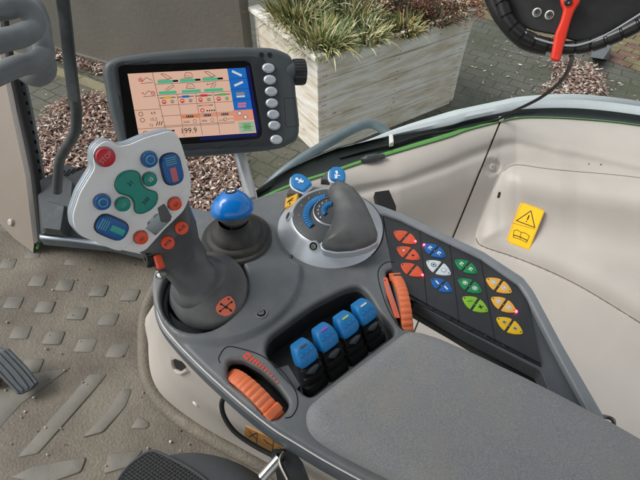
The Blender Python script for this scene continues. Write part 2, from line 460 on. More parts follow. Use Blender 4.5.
# armrest pad
pad_px = [(306,424),(306,407),(322,394),(352,371),(393,340),(406,331),(424,332),(468,351),(535,382),(600,415),(640,438),(740,490),(760,580),(660,620),(560,566),(470,522),(400,482),(345,455),(316,438)]
def pad_h(u, v): return .0022*noise.noise(Vector((u*14, v*14, 3))) + .0008*noise.noise(Vector((u*60, v*60, 1)))
pad = one('armrest_pad', plate(WF, rnd(WF.P(pad_px, .009), .02, 5), .022, -.022, r=.020, sp=.009, seg=.006, steps=7, hf=pad_h), 'pad_fabric', cons)

# wing with key panel -------------------------------------------------
LW = Fr((0,0,0))
rim = [(360,198),(382,205),(401,212),(441,231),(484,251),(524,277),(534,290),(562,342),(604,414),(612,432),(604,440),(593,420),(556,352),(527,296),(519,284),(480,257),(440,238),(400,219),(384,214),(372,214)]
one('wing_rim', plate(LW, rnd(LW.P(rim, .004), .003, 3), .004, -.03, r=.0035, seg=.01), 'deck_light', cons)
one('wing_surface', plate(LW, rnd(LW.P([(381,212),(400,217),(480,256),(521,284),(530,296),(558,352),(600,430),(560,420),(541,371),(470,334),(397,292),(386,250)], -.003), .004, 3), -.003, -.022, r=.001), 'side_plastic', cons)
kp = one('key_panel', plate(LW, rnd(LW.P([(383.5,216),(390,214.5),(400,218),(480,257),(518,281.5),(525,288),(542,364),(397,288),(390,262)]), .003, 3), 0.0, -.022, r=.0012), 'key_face', cons)
one('panel_front', plate(LW, rnd(LW.P([(395,281),(541.5,360),(542.5,366),(470,330),(397,291)]), .001, 2), -.0012, -.021, r=.0008), 'gloss_black', cons)
one('lower_arm', plate(LW, rnd(LW.P([(392,286),(400,292),(470,330),(536,364),(546,376),(550,390),(532,386),(450,336),(398,306)], -.045), .006, 4), -.040, -.052, r=.004), 'side_plastic', cons)
ln = MB()
for a, b in (((419,224),(427,304)),((449,239),(459,321)),((480,256),(495,340))):
    a = Vector((*dk(*a), 0.0001)); b = Vector((*dk(*b), 0.0001)); ln.add(tube([a, b], .0005, 6, sub=0), 'matt_black')
ln.obj('panel_groove', kp)
# keys: each pair is a pointed oval split by a gap; (left tip, right tip, half width px, colour, mark)
Kz = lambda ox, oy, s: (lambda x, y: (ox+x/s, oy+y/s))
z1 = Kz(390, 225, 8.0); z2 = Kz(455, 255, 6.0)
pairs = [(z1(28,52), z1(212,150), 'key_orange', 'l'), (z1(52,180), z1(240,278), 'key_orange', 'd'), (z1(84,312), z1(268,412), 'key_orange', 'l'),
         (z1(268,155), z1(444,262), 'key_blue', 'w'), (z1(288,290), z1(488,400), 'key_white', 'k'), (z1(325,432), z1(500,540), 'key_blue', 's'),
         (z2(-2,32), z2(134,112), 'key_green', 'w'), (z2(16,146), z2(162,228), 'key_green', 'o'), (z2(42,254), z2(200,342), 'key_lime', 'g'),
         (z2(184,142), z2(342,228), 'key_amber', 'o'), (z2(214,256), z2(368,344), 'key_amber', 'o'), (z2(246,378), z2(408,474), 'key_yellow', 'q')]
cname = {'key_orange': 'orange', 'key_blue': 'blue', 'key_white': 'white', 'key_green': 'green', 'key_lime': 'lime green', 'key_amber': 'amber', 'key_yellow': 'yellow'}
for (pa, pb, kc, mk_) in pairs:
    A = Vector(dk(*pa)); B = Vector(dk(*pb)); D = B-A; L = D.length; x = D/L; y = Vector((-x.y, x.x)); hw = L*.30
    # local axes: the image-vertical direction of the split
    def prof_pt(t, side): 
        w = hw*math.sin(math.pi*min(max(t, 0), 1))**.8
        return A + x*(L*t) + y*(side*w)
    for half in (0, 1):
        ts = [0.02+.44*i/7 for i in range(8)] if half == 0 else [.54+.44*i/7 for i in range(8)]
        top_ = [prof_pt(t, 1) for t in ts]; bot_ = [prof_pt(t, -1) for t in ts]
        poly = [(p.x, p.y) for p in bot_] + [(p.x, p.y) for p in top_[::-1]]
        poly = rnd(poly, .0012, 2)
        m = MB(); m.add(plate(WF, poly, .0012, -.0004, r=.0006, steps=2, seg=.004), kc)
        cc = A + x*(L*(.30 if half == 0 else .70)); tip = A + x*(L*(.09 if half == 0 else .91))
        m.add(plate(WF, circ(tip, .0008, 8), .00145, .001), 'ink')
        an = math.atan2(x.y, x.x); q = L*.075
        if mk_ == 'w':
            m.add(plate(WF, rrect(cc+y*q*.6, q*1.7, q*.7, an, 0), .0015, .001), 'white_print'); m.add(plate(WF, rrect(cc-x*q*.4-y*q*.3, q*.7, q*1.5, an, 0), .0015, .001), 'white_print')
            m.add(plate(WF, rrect(cc+x*q*.7-y*q*.8, q*.6, q*.6, an, 0), .0015, .001), 'white_print')
        elif mk_ == 's': m.add(plate(WF, rrect(cc, q*2.6, q*.8, an-.35, 0), .0015, .001), 'white_print')
        elif mk_ == 'o':
            m.add(plate(WF, circ(cc, q*1.25, 16), .0015, .001), 'white_print'); m.add(plate(WF, circ(cc, q*.95, 16), .0016, .0014), kc if kc == 'key_green' else 'grey_print'); m.add(plate(WF, circ(cc, q*.6, 12), .0017, .0015), 'white_print')
        elif mk_ == 'k':
            m.add(plate(WF, circ(cc, q*1.3, 16), .0015, .001), 'grey_print' if half else 'ink'); m.add(plate(WF, circ(cc, q*1.0, 16), .0016, .0014), kc)
            if not half: m.add(plate(WF, circ(cc, q*.5, 10), .0017, .0015), 'ink')
        elif mk_ == 'g':
            for sgn in ((1, -1) if half else (1,)): m.add(plate(WF, rrect(cc, q*2.4, q*.45, an+.8*sgn, 0), .0015, .001), 'ink' if half else 'key_green')
        elif mk_ == 'q': m.add(plate(WF, rrect(cc, q*1.6, q*1.5, an, 0), .0015, .001), 'grey_print'); m.add(plate(WF, rrect(cc, q*.8, q*.5, an, 0), .0016, .0014), 'ink')
        else:
            m.add(plate(WF, rrect(cc, q*1.5, q*.35, an+.6, 0), .0015, .001), 'orange_label' if mk_ == 'l' else 'ink')
            if mk_ == 'd': m.add(plate(WF, rrect(cc, q*1.0, q*.9, an, 0), .0016, .001), 'ink' if half else 'white_print')
        m.obj('key', kp)['label'] = '%s half oval key' % cname[kc]
    one('key_pin', lathe(Fr((*((A+B)/2), 0)), [(.0007, -.001), (.0007, .0006), (.0001, .0009)], 8), 'grey_print', kp)
for p in (z1(202,136), z1(272,162), z1(258,404), z2(366,341)):
    one('indicator_light', lathe(Fr((*dk(*p), .001)), [(.0015, -.001), (.0013, .0008), (.0001, .0013)], 12), 'led_red', kp)

# thumb wheels --------------------------------------------------------
def thumbwheel(pa, pb, Rw, width, side, stop, lab):
    A = at(*pa, 0.0); B = at(*pb, 0.0); mid = (A+B)/2; half = (B-A).length/2
    cz = -math.sqrt(max(Rw*Rw-half*half, 1e-6)); t = (B-A).normalized(); ax = Vector((0,0,1)).cross(t)*side
    F = Fr(mid + Vector((0,0,cz)), ax, t)
    if F.y.z < 0: F.x = -F.x; F.y = -F.y
    print('wheel', F.x, F.y, F.z)
    nr = 46; rf = lambda a, rr, h: 1 + (.026*(abs(math.sin(a*nr/2))-.5) if rr > Rw*.93 else 0)
    w = width/2
    m = MB().add(lathe(F, [(Rw*.55, -w*.8), (Rw*.84, -w*.86), (Rw*.9, -w), (Rw*.975, -w), (Rw, -w*.75), (Rw*1.003, 0), (Rw, w*.75), (Rw*.975, w), (Rw*.9, w), (Rw*.84, w*.86), (Rw*.55, w*.8)], 184, a0=R(0), a1=R(180), rf=rf), 'orange_wheel')
    o = m.obj('thumb_wheel', cons, sharp=55); o['label'] = lab
    d = MB().add(lathe(F, [(Rw*.2, -w*.9), (Rw*.85, -w*.9), (Rw*.87, -w*.8)], 40, 0, R(180)), 'deck_plastic').add(lathe(F, [(Rw*.87, w*.8), (Rw*.85, w*.9), (Rw*.2, w*.9)], 40, 0, R(180)), 'dark_plastic')
    d.obj('hub_disc', o)
    # stop tab
    sa = stop; G = Fr(F.W(Rw*math.cos(sa), Rw*math.sin(sa), 0), F.x*math.cos(sa)+F.y*math.sin(sa), ax)
    one('stop_tab', plate(G, rrect((0,0), width*1.12, .009, 0, .002), .0032, -.006, r=.0015), 'orange_wheel', o)
thumbwheel((236,376), (273,411), .052, .0160, 1, R(122), 'orange ribbed thumb wheel at the near left corner')
thumbwheel((396,276), (408,327), .052, .0125, 1, R(40), 'orange ribbed thumb wheel beside the key panel')

# paddle levers -------------------------------------------------------
names = ['dark grey', 'purple', 'pale lime', 'white']; tips = ['cap_grey', 'purple', 'lime', 'white_print']
tops = [(300,345),(321,329),(342,317),(360,304.5)]; ends = [(318,387),(339,372),(359,357),(377,343)]
sidepx = Vector(at(390,331,0)-at(313,391,0)).normalized()
for i in range(4):
    T = at(*tops[i], .024); B = at(*ends[i], -.012)
    L = thing('paddle_lever', '%s blue capped paddle lever in the console tray, %s tip mark' % (['leftmost', 'second from left', 'third from left', 'rightmost'][i], names[i]), 'lever', B, 'four paddle levers in the console tray')
    s = sidepx; f = (T-B); f = f - s*f.dot(s); Lh = f.length; fn = f.normalized(); nn = s.cross(fn)
    if nn.z < 0: nn = -nn
    def Pp(a, b): return B + fn*(Lh*a) + nn*b + s*((T-B).dot(s)*a)
    w = .0120
    body = [( -.10,-.012,w*1.08,.010),( -.08,-.008,w*1.1,.010),(.10,-.005,w*1.1,.010),(.14,-.004,w*1.1,.010),(.16,-.007,w,.009),(.26,-.005,w,.010),(.34,-.002,w,.010),(.36,-.005,w*.98,.009),(.50,-.002,w*.96,.009),(.54,0,w*.96,.009),(.56,-.003,w*.93,.008),(.75,-.002,w*.9,.008),(.9,-.003,w*.86,.007)]
    one('lever_body', loft([(Pp(a, b), s*ww, nn*h, 5) for a, b, ww, h in body]), 'black_plastic', L)
    # extra stem down into the tray
    cap = [(.57,-.001,w*.55,.004),(.59,0,w*.8,.0075),(.66,.001,w*1.0,.009),(.78,.002,w*1.02,.0095),(.93,.001,w*.90,.009),(1.02,-.001,w*.76,.0078),(1.06,-.003,w*.66,.005)]
    c = one('cap', loft([(Pp(a, b), s*ww, nn*h, 4.5) for a, b, ww, h in cap]), 'blue_cap', L)
    d = MB()
    for r_ in range(2):
        for q in range(3):
            G = Fr(Pp(.75+.12*r_, .0105)+s*((q-1)*w*.52), nn, s); d.add(lathe(G, [(.0019, -.002), (.0016, .0012), (.0001, .0017)], 10), 'blue_cap')
    d.obj('stud', c)
    G = Fr(Pp(1.01, .0076), (nn+fn*.5).normalized(), s); one('tip_mark', plate(G, rrect((0,0), .0080, .0020, 0, .0008), .0006, -.004, r=.0004), tips[i], c)
    one('clip', loft([(Pp(a, b), s*ww, nn*h, 3) for a, b, ww, h in [(.36,.0055,w*.15,.001),(.42,.0065,w*.5,.002),(.48,.0072,w*.75,.002),(.54,.0070,w*.3,.0015)]], 12), 'dark_plastic', L)

# =================================================================== JOYSTICK
jb = at(203, 292, 0.004)
joy = thing('joystick', 'multi button joystick with silver head plate on a dark grey grip', 'joystick', jb)
nJ = Vector((-.10, -.42, .90)).normalized(); FJ = Fr(at(208, 290, .016), nJ)
Rd = .0447
gbVF = lathe(FJ, [(Rd*.9, -.012), (Rd*1.0, -.0045), (Rd*1.01, -.001), (Rd*.985, .001), (Rd*.9, .004), (Rd*.75, .008), (Rd*.6, .0115), (Rd*.5, .014), (Rd*.3, .017), (.0001, .018)], 56); on_gb = caster(gbVF); one('grip_base', gbVF, 'grip_plastic', joy)
one('lower_gaiter', lathe(Fr(at(204,296,-.018)), [(.044, 0), (.04, .008), (.036, .008), (.035, .016), (.03, .022)], 40), 'black_plastic', joy)
dp = FJ.P([(215,308.5),(218,303),(223,298.5),(230,295),(235,302),(235.5,308),(232.5,313.5),(226,316.5),(218,314)], .0085)
dec = MB(); 
GD = Fr(*on_gb(226,306)); GD.o = GD.o + GD.z*.0008
dec.add(plate(GD, rnd(GD.P([(215,308.5),(219,302),(223,298.5),(230,295),(235,302),(235.5,308),(232.5,313.5),(226,316.5),(218,314)]), .004), .0009, -.002), 'orange_label')
for a, b, w_ in (((221,304),(231,310),.0011),((231,302),(220,311),.0009)):
    A = Vector(GD.uv(a)); B = Vector(GD.uv(b)); D = B-A; dec.add(plate(GD, rrect((A+B)/2, D.length, w_, math.atan2(D.y, D.x), 0), .0012, 0), 'ink')
for p in ((221,304),(231.5,302),(220,311),(231,310.5)): dec.add(plate(GD, circ(GD.uv(p), .0013, 8), .0012, 0), 'ink')
dec.add(plate(GD, circ(GD.uv((228.5,298.8)), .0011, 10), .0012, 0), 'ink')
dec.add(plate(GD, rrect(GD.uv((226,307)), .0028, .0028, .8, 0), .0013, 0), 'ink')
dec.obj('direction_label', joy)

# head frame
nH = (-ray(130,190).normalized() + RT*.33 - UP*.22).normalized()
FH = Fr(atd(130, 190, .455), nH)
head_px = [(93.7,151),(98,145.5),(105,141),(112.7,142),(118,146.5),(128.7,145),(146,137.5),(169.5,131),(176.5,133),(181,142),(186.5,160),(191.4,180),(190,185.5),(166.6,207.5),(127,247.5),(122.5,251),(115.6,250.5),(82,236.6),(74,228),(72.7,215),(80,193),(90,176.5),(95,168.5),(93.5,160)]
hp = rnd(FH.P(head_px), .004, 4)
hh = joy
def layer(off, top, bot, mt, nm, r=.001):
    P = [tuple(p) for p in offset_loop(hp, off)]
    return one(nm, plate(FH, P, top, bot, r=r, steps=3, seg=.004), mt, joy)
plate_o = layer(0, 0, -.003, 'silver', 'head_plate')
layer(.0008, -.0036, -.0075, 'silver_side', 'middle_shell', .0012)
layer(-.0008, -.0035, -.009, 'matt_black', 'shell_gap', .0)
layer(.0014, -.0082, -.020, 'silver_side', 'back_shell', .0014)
# lower collar with the two white tabs and the grey web
co = rnd(FH.P([(188,182),(191.5,184),(190,196),(186.5,205),(183,211.5),(164,230),(146,250),(138,253),(127,251.5),(124,248),(166,205)], -.002), .003, 3)
one('tab_plate', plate(FH, co, -.0012, -.014, r=.0012, seg=.004), 'silver', joy)
wb = MB(); wb.add(plate(FH, rnd(FH.P([(143,225.5),(158,209.5),(171.5,219.5),(155.5,235.5)], -.001), .001, 2), .0000, -.006, r=.0008), 'web_metal')
wb.add(plate(FH, rnd(FH.P([(157.5,208),(164,203.5),(172,217),(167.5,222.5),(161,222)], 0), .001, 2), .0008, -.006, r=.0006), 'grip_plastic')
wb.obj('thumb_web', joy)
# buttons
def btn(c, r_px, m, nm, F=FH, h=.0048, ring=None, txt=None, tm='white_print', ts=.0045, ta=0.0, ry=None, lab=None, base=0.0):
    u, v = F.uv(c, base+h); R0 = r_px*.47/FPX
    o = MB().add(lathe(Fr(F.W(u, v, base), F.z, F.x), [(R0*1.14, -.001), (R0*1.12, .0005), (R0*1.08, .0006), (R0*1.05, -.0015), (R0*.9, -.0015)], 32), 'black_plastic')
    o.add(lathe(Fr(F.W(u, v, base), F.z, F.x), [(R0, -.002), (R0, h-.0008), (R0*.95, h-.0002), (R0*.86, h), (R0*.5, h+.0003), (.0001, h+.0004)], 32), m)
    ob = o.obj(nm, joy)
    if lab: ob['label'] = lab
    if ring:
        one('button_ring', lathe(Fr(F.W(u, v, base+h), F.z, F.x), [(R0*.60, .0001), (R0*.57, .0007), (R0*.50, .0007), (R0*.47, .0001)], 28), ring, ob)
    if txt: one('lettering', text(F, txt, ts, u, v, ta, base+h+.0004, sx=.9), tm, ob)
    return ob
ta = FH.dirpx((100,166),(114,151))
btn((106,157.5), 8.4, 'red_button', 'stop_button', tm='pale_red', txt='STOP', ts=.0062, ta=ta, lab='red button lettered STOP')
btn((150.5,159.8), 7.4, 'blue_button', 'round_button', ring='pale_print', lab='blue button with a light ring, upper right')
btn((103.3,202.8), 7.2, 'blue_button', 'round_button', ring='pale_print', lab='blue button with a light ring, left')
btn((150.8,179.8), 6.6, 'green_button', 'round_button', txt='10', ts=.0055, ta=ta, lab='small green button, upper right')
btn((123.8,205), 6.6, 'green_button', 'round_button', txt='131', ts=.0048, ta=ta, tm='pale_print', lab='small green button, lower left')
z3 = Kz(110, 165, 9.6)
gk = [z3(*p) for p in [(48,215),(48,165),(75,105),(125,68),(185,52),(240,56),(280,80),(290,115),(290,160),(318,205),(360,238),(410,250),(445,262),(458,310),(440,375),(385,430),(310,465),(255,462),(232,430),(235,370),(205,310),(150,285),(85,272)]]
gk2 = [(p[0]+.6, p[1]+.4) for p in gk]
og = one('green_rocker', plate(FH, rnd(FH.P(gk2, .0035), .0025, 3), .0036, -.001, r=.0014, sp=.005, seg=.002), 'green_button', joy)
one('button_gasket', plate(FH, [tuple(p) for p in offset_loop(rnd(FH.P(gk), .0025, 3), .0006)], .0004, -.001), 'black_plastic', og)
for s_, p in (('31', (130.5,183.5)), ('330', (146,201))):
    u, v = FH.uv(p, .0036); one('lettering', text(FH, s_, .0055, u, v, ta, .0037), 'ink', og)
def capsule(c, Lp, Wp, pa, pb, m, ins, lab):
    u, v = FH.uv(c, .003); an = FH.dirpx(pa, pb); k = .46/FPX
    o = MB().add(plate(FH, rrect((u, v), Lp*k*1.10, Wp*k*1.16, an), .0005, -.001, r=.0003, steps=2), 'black_plastic').add(plate(FH, rrect((u, v), Lp*k, Wp*k, an), .0045, -.001, r=.002, sp=.004), m).obj('rocker_button', joy)
    o['label'] = lab
    dx, dy = math.cos(an), math.sin(an); q = Lp*k*.17
    one('insert', plate(FH, rrect((u+dx*q, v+dy*q), Lp*k*.48, Wp*k*.34, an, .0012), .0051, .003, r=.0004, steps=2), ins, o)
    rb = MB()
    for i in range(4): rb.add(plate(FH, rrect((u-dx*q*(1.1+.42*i), v-dy*q*(1.1+.42*i)), .0006, Wp*k*.55, an, 0), .0050, .0040), 'pale_print')
    rb.obj('ridge', o)
capsule((172.5,169.5), 31, 19.5, (168,153), (176,187), 'blue_button', 'pink_insert', 'blue rocker with a red insert')
capsule((112.4,228), 30, 19, (98,222), (128,235), 'blue_button', 'teal_insert', 'blue rocker with a green insert')
btn((142,238.5), 6.5, 'orange_button', 'round_button', txt='G1', ts=.0045, ta=ta, tm='ink', lab='orange button on the lower left tab')
btn((176,204.5), 6.5, 'orange_button', 'round_button', txt='G3', ts=.0045, ta=ta, tm='ink', lab='orange button on the right tab')
# grip body
TA = (Vector(FH.W(*FH.uv((190,190),-.012), -.012)), Vector(FH.W(*FH.uv((134,252),-.012), -.012)))
def gsec(pL, pR, zl, zr, thick, e, nb=None):
    a = at(*pL, zl); b = at(*pR, zr); c = (a+b)/2; ax = (b-a)/2; n_ = (CAM-c).normalized(); n_ = (n_ - ax.normalized()*n_.dot(ax.normalized())).normalized()
    return (c - n_*thick, ax, n_*thick, e)
hz = lambda p: FH.W(*FH.uv(p, -.008), -.008).z
zL = hz((136,250)); zR = hz((190,190))
secs = [gsec((131,249),(188,188), zL, zR, .011, 4), gsec((139,254),(190,206), zL-.004, zR-.008, .015, 3.4), gsec((146,260),(195,222), zL-.012, zR-.02, .018, 3), gsec((153,266),(201,236), .075, .080, .019, 2.8),
        gsec((161,275),(208,250), .058, .062, .019, 2.6)]
cL, aL, bL, _e = secs[-1]; Tc, _n = on_gb(197,281)
aT = (aL - nJ*aL.dot(nJ)).normalized(); bT = nJ.cross(aT); bT = bT if bT.dot(bL) > 0 else -bT
for t, ra, rb_ in ((.25,.0238,.0192), (.5,.0234,.0192), (.72,.0232,.0196), (.88,.0240,.0206), (1.0,.0262,.0228)):
    k = t*t*(3-2*t); secs.append((cL.lerp(Tc, t), aL.normalized().lerp(aT, k).normalized()*ra, bL.normalized().lerp(bT, k).normalized()*rb_, 2.5-.5*t))
secs.append((Tc - nJ*.0035, aT*.0300, bT*.0270, 2)); secs.append((Tc - nJ*.009, aT*.034, bT*.031, 2))
one('grip', loft(secs, 40), 'grip_plastic', joy)
print('JOY z', zL, zR)
# two orange buttons on the grip
nG = (secs[1][2].normalized() + nH*.6).normalized(); cG = secs[1][0] + secs[1][2]*1.0
FG = Fr(cG + Vector((0,0,0)), nG)
for p, s_, l_ in (((181.8,228.3),'YAUX'[1:],'orange button lettered on the right of the grip'), ((168,243),'MTR','orange button lettered on the left of the grip')):
    d_ = 0.0
    sc = secs[1] if p[0] > 175 else secs[1]
    btn(p, 7.0, 'orange_button', 'grip_button', F=FG, txt=s_, ts=.0048, ta=FG.dirpx((160,250),(175,236)), tm='ink', lab=l_, base=-.002, h=.005)
# finger wheel and screw on the far side of the grip
FWh = Fr(at(151,258,.078), (-.8,-.5,.3), (0,0,1))
one('finger_wheel', lathe(FWh, [(.002,-.006),(.008,-.006),(.009,-.004),(.009,.004),(.008,.006),(.002,.006)], 36, rf=lambda a, r_, h: 1+.06*math.sin(a*16)), 'black_plastic', joy)
one('orange_switch', plate(Fr(at(157,262,.082), (-.3,-.6,.7)), rrect((0,0), .006, .015, R(20), .002), .001, -.006, r=.002), 'orange_button', joy)
one('side_screw', lathe(Fr(at(159,275,.062), (-.4,-.6,.7)), [(.0045,-.006),(.0045,.001),(.003,.002),(.002,.001),(.0001,.001)], 18), 'chrome', joy)

# =================================================================== BALL LEVER
gb = at(238, 243, .002)
ball = thing('ball_lever', 'short lever with a glossy blue mushroom knob above a black rubber bellows', 'gear lever', gb)
hb = deck_h(gb.x, gb.y)
Fb = Fr((gb.x, gb.y, hb))
one('bellows', lathe(Fb, [(.044,-.004),(.044,.002),(.0425,.004),(.038,.0045),(.037,.008),(.035,.0105),(.031,.0115),(.0295,.016),(.026,.020),(.021,.024),(.019,.030),(.0185,.034)], 56), 'rubber', ball)
bc = aty(234, 207, gb.y+.004)
nb_ = Vector((-.08, .30, 1)).normalized(); Fk = Fr(bc, nb_)
print('ball z', bc.z)
def lobe(a, r_, h): return 1 + .07*math.cos(a-R(200)) + (.035*math.cos(3*(a-R(90))) if h > -.012 else 0)
cup = lathe(Fk, [(.009,-.022),(.014,-.020),(.0180,-.014),(.0215,-.008),(.0235,-.005),(.0220,-.004)], 44, rf=lobe)
one('chrome_cup', cup, 'chrome', ball)
one('lever_neck', tube([bc-nb_*.045, bc-nb_*.018], .009, 20, sub=0), 'rubber', ball)
knob = one('knob', lathe(Fk, [(.0225,-.006),(.0245,-.0045),(.0257,-.0015),(.0250,.003),(.0222,.0085),(.0180,.0135),(.0132,.0175),(.0088,.0198),(.0072,.0202),(.0001,.0203)], 44, rf=lobe), 'blue_ball', ball)
em = MB().add(plate(Fk, circ((0,0), .0066, 24), .0207, .018), 'ink')
for a in (0, 180): em.add(plate(Fk, circ((.0026*math.cos(R(a+20)), .0026*math.sin(R(a+20))), .0019, 12), .0210, .019), 'white_print'); em.add(plate(Fk, circ((.0026*math.cos(R(a+110)), .0026*math.sin(R(a+110))), .0015, 12), .0210, .019), 'grey_print')
em.obj('pattern_disc', knob)

# =================================================================== ROTARY UNIT
rc = at(330, 228, 0.0); RU = thing('rotary_control', 'round silver control unit with grey hooded dome and blue ribbed dials', 'rotary control', rc)
nR = Vector((-.03, -.05, 1)).normalized(); FR_ = Fr(rc, nR)
ringVF = lathe(FR_, [(.0685,-.004),(.069,.0015),(.0675,.0035),(.064,.006),(.052,.0225),(.050,.0250),(.048,.0258),(.0465,.0245),(.0465,.018)], 72); on_ring = caster(ringVF)
one('base_ring', lathe(FR_, [(.0685,-.004),(.069,.0015),(.0675,.0035),(.064,.006),(.052,.0225),(.050,.0250),(.048,.0258),(.0465,.0245),(.0465,.018)], 72), 'silver_paint', RU)
one('base_shadow_gap', lathe(FR_, [(.0705,-.003),(.0705,.0008),(.067,.0008)], 64), 'matt_black', RU)
disc = one('dial_disc', lathe(FR_, [(.0468,.018),(.0468,.0250),(.0440,.0268),(.0001,.0275)], 64), 'dark_plastic', RU)
cu0, cv0 = 0.0, 0.0
def arc_poly(c, r0, r1, a0, a1, n=18):
    return [(c[0]+r0*math.cos(R(a0+(a1-a0)*i/n)), c[1]+r0*math.sin(R(a0+(a1-a0)*i/n))) for i in range(n+1)] + [(c[0]+r1*math.cos(R(a1+(a0-a1)*i/n)), c[1]+r1*math.sin(R(a1+(a0-a1)*i/n))) for i in range(n+1)]
# outer dial: blue ribbed arc
def dial(c, r0, r1, a0, a1, nrib, h):
    V = []; Fs = []; n = nrib*4
    for i in range(n+1):
        a = R(a0+(a1-a0)*i/n); b = .0011*(1 if (i % 4) in (1, 2) else 0)
        for (rr, zz) in ((r0, h-.002), (r0+.0006, h+b), ((r0+r1)/2, h+.0012+b), (r1-.0006, h+b), (r1, h-.002)):
            V.append(FR_.W(c[0]+rr*math.cos(a), c[1]+rr*math.sin(a), zz))
    for i in range(n):
        for j in range(4): p = i*5+j; Fs.append((p+1, p, p+5, p+6))
    return V, Fs
oc = FR_.uv((345,214), .027)
one('outer_dial', dial((0,0), .0255, .0345, 100, 222, 17, .0288), 'blue_rib', RU)
one('inner_dial', dial((.004,.004), .008, .015, 95, 215, 9, .0305), 'blue_rib', RU)
one('dial_ring', lathe(Fr(FR_.W(.004,.004,.0275), nR), [(.0245,-.001),(.0243,.0022),(.0232,.0026),(.0225,.0016),(.0001,.0016)], 56), 'dark_plastic', RU)
one('ring_edge', lathe(Fr(FR_.W(.004,.004,.0275), nR), [(.0252,-.001),(.0252,.0018),(.0243,.0024)], 56), 'silver_paint', RU)
nums = MB()
for i, s_ in enumerate('54321'):
    a = R(205-i*24); nums.add(text(FR_, s_, .0052, .0395*math.cos(a), .0395*math.sin(a), 0, .0272), 'grey_print')
for i, s_ in enumerate('6543210'):
    a = R(215-i*20); nums.add(text(FR_, s_, .0042, .004+.0190*math.cos(a), .004+.0190*math.sin(a), 0, .0292), 'white_print')
nums.obj('scale_numbers', disc)
# hooded dome
hood_px = [(331,184),(337,181.5),(345,182.5),(356,189),(365,201),(373,218),(378,232),(377,240),(367,245.5),(352,249.5),(336,250.5),(324,248),(321,244),(324,236),(330,225),(333.5,214),(332,205),(328.5,198),(327,190)]
hoodF = FR_
hpoly = rnd(hoodF.P(hood_px, .029), .003, 4)
def hood_prof(d):
    r = .026; dd = min(d, r); return .019*math.sqrt(max(0, 1-(1-dd/r)**2))
one('hood', plate(hoodF, hpoly, .024, .018, sp=.0025, seg=.002, r=.008, steps=6, prof=hood_prof), 'grip_plastic', RU)
one('hood_rim', plate(hoodF, [tuple(p) for p in offset_loop(hpoly, .0018)], .0258, .016, r=.001, seg=.004), 'silver_paint', RU)
for p in ((289,216.5),(314,246)):
    G = Fr(*on_ring(*p))
    m = MB().add(lathe(G, [(.0066,-.006),(.0066,.0016),(.0052,.0020),(.0048,-.002),(.0001,-.002)], 22), 'silver_paint').add(lathe(G, [(.0048,.001),(.0044,.0006),(.0001,.0004)], 20), 'matt_black').add(lathe(G, [(.0034,.0006),(.0032,.002),(.0018,.002),(.0016,.001),(.0001,.001)], 16), 'bolt_steel')
    m.obj('screw', RU)
# blue lever tabs
def tab(px_list, hub, label, angp, gp):
    t = thing('selector_tab', label, 'selector tab', at(*hub, .02), gp)
    F = Fr(at(*hub, .016), (0,-.35,1))
    P = rnd(F.P(px_list, .006), .003, 4)
    b = one('tab_body', plate(F, P, .006, -.004, r=.002, sp=.004, seg=.003), 'blue_cap', t)
    one('white_edge', plate(F, [tuple(p) for p in offset_loop(P, .0016)], .0008, -.005, r=.0006, seg=.004), 'white_print', t)
    m = MB(); u, v = F.uv(angp, .006); a = -.5 if hub[0] < 320 else 1.45
    m.add(plate(F, rrect((u, v), .012, .0016, a, 0), .0066, .0055), 'white_print').add(plate(F, rrect((u+.001, v-.001), .0016, .008, a, 0), .0067, .0055), 'white_print')
    m.add(plate(F, circ((u-.004*math.cos(a), v-.004*math.sin(a)), .0021, 10), .0068, .0055), 'white_print').add(plate(F, rrect((u+.004*math.cos(a), v+.004*math.sin(a)), .005, .0032, a+.4, 0), .0068, .0055), 'white_print')
    m.obj('symbol', b)
    return t
zt = Kz(285, 165, 9.14)
tab([zt(*p) for p in [(48,150),(55,100),(95,72),(150,78),(200,110),(250,165),(215,195),(170,238),(120,220),(70,190)]], zt(150,160), 'blue selector tab with white symbol, on the left of the dial above the yellow label', zt(130,140), 'selector tabs behind the round dial')
tab([zt(*p) for p in [(402,95),(405,45),(440,12),(500,12),(545,45),(552,100),(545,150),(420,130)]], zt(475,90), 'blue selector tab with white symbol, at the top of the dial', zt(470,90), 'selector tabs behind the round dial')
# dark wedges that carry the tabs and the yellow label
one('tab_mount', plate(Fr((0,0,.010)), rnd(Fr((0,0,.010)).P([zt(15,260), zt(60,185), zt(165,240), zt(140,270), zt(110,262)]), .001, 2), 0, -.010, r=.0006), 'grip_plastic', RU)
one('tab_mount', plate(Fr((0,0,.010)), rnd(Fr((0,0,.010)).P([zt(325,130), zt(375,55), zt(400,80), zt(412,135)]), .001, 2), 0, -.010, r=.0006), 'grip_plastic', RU)
lp_ = on_ring(293,204); FL = Fr(lp_[0]+lp_[1]*.001, (lp_[1]+Vector((0,0,.5))).normalized()); ylb = MB()
ylb.add(plate(FL, rnd(FL.P([zt(12,290), zt(118,264), zt(100,352), zt(0,392)]), .001, 2), .0008, -.004), 'gold_label')
for a, b, w_ in ((zt(30,340), zt(80,305), .0035), (zt(20,350), zt(75,325), .0016), (zt(45,350), zt(50,365), .0016)):
    A = Vector(FL.uv(a)); B = Vector(FL.uv(b)); D = B-A; ylb.add(plate(FL, rrect((A+B)/2, D.length, w_, math.atan2(D.y, D.x), w_*.3), .0012, .0004), 'ink')
ylb.obj('hand_label', RU)

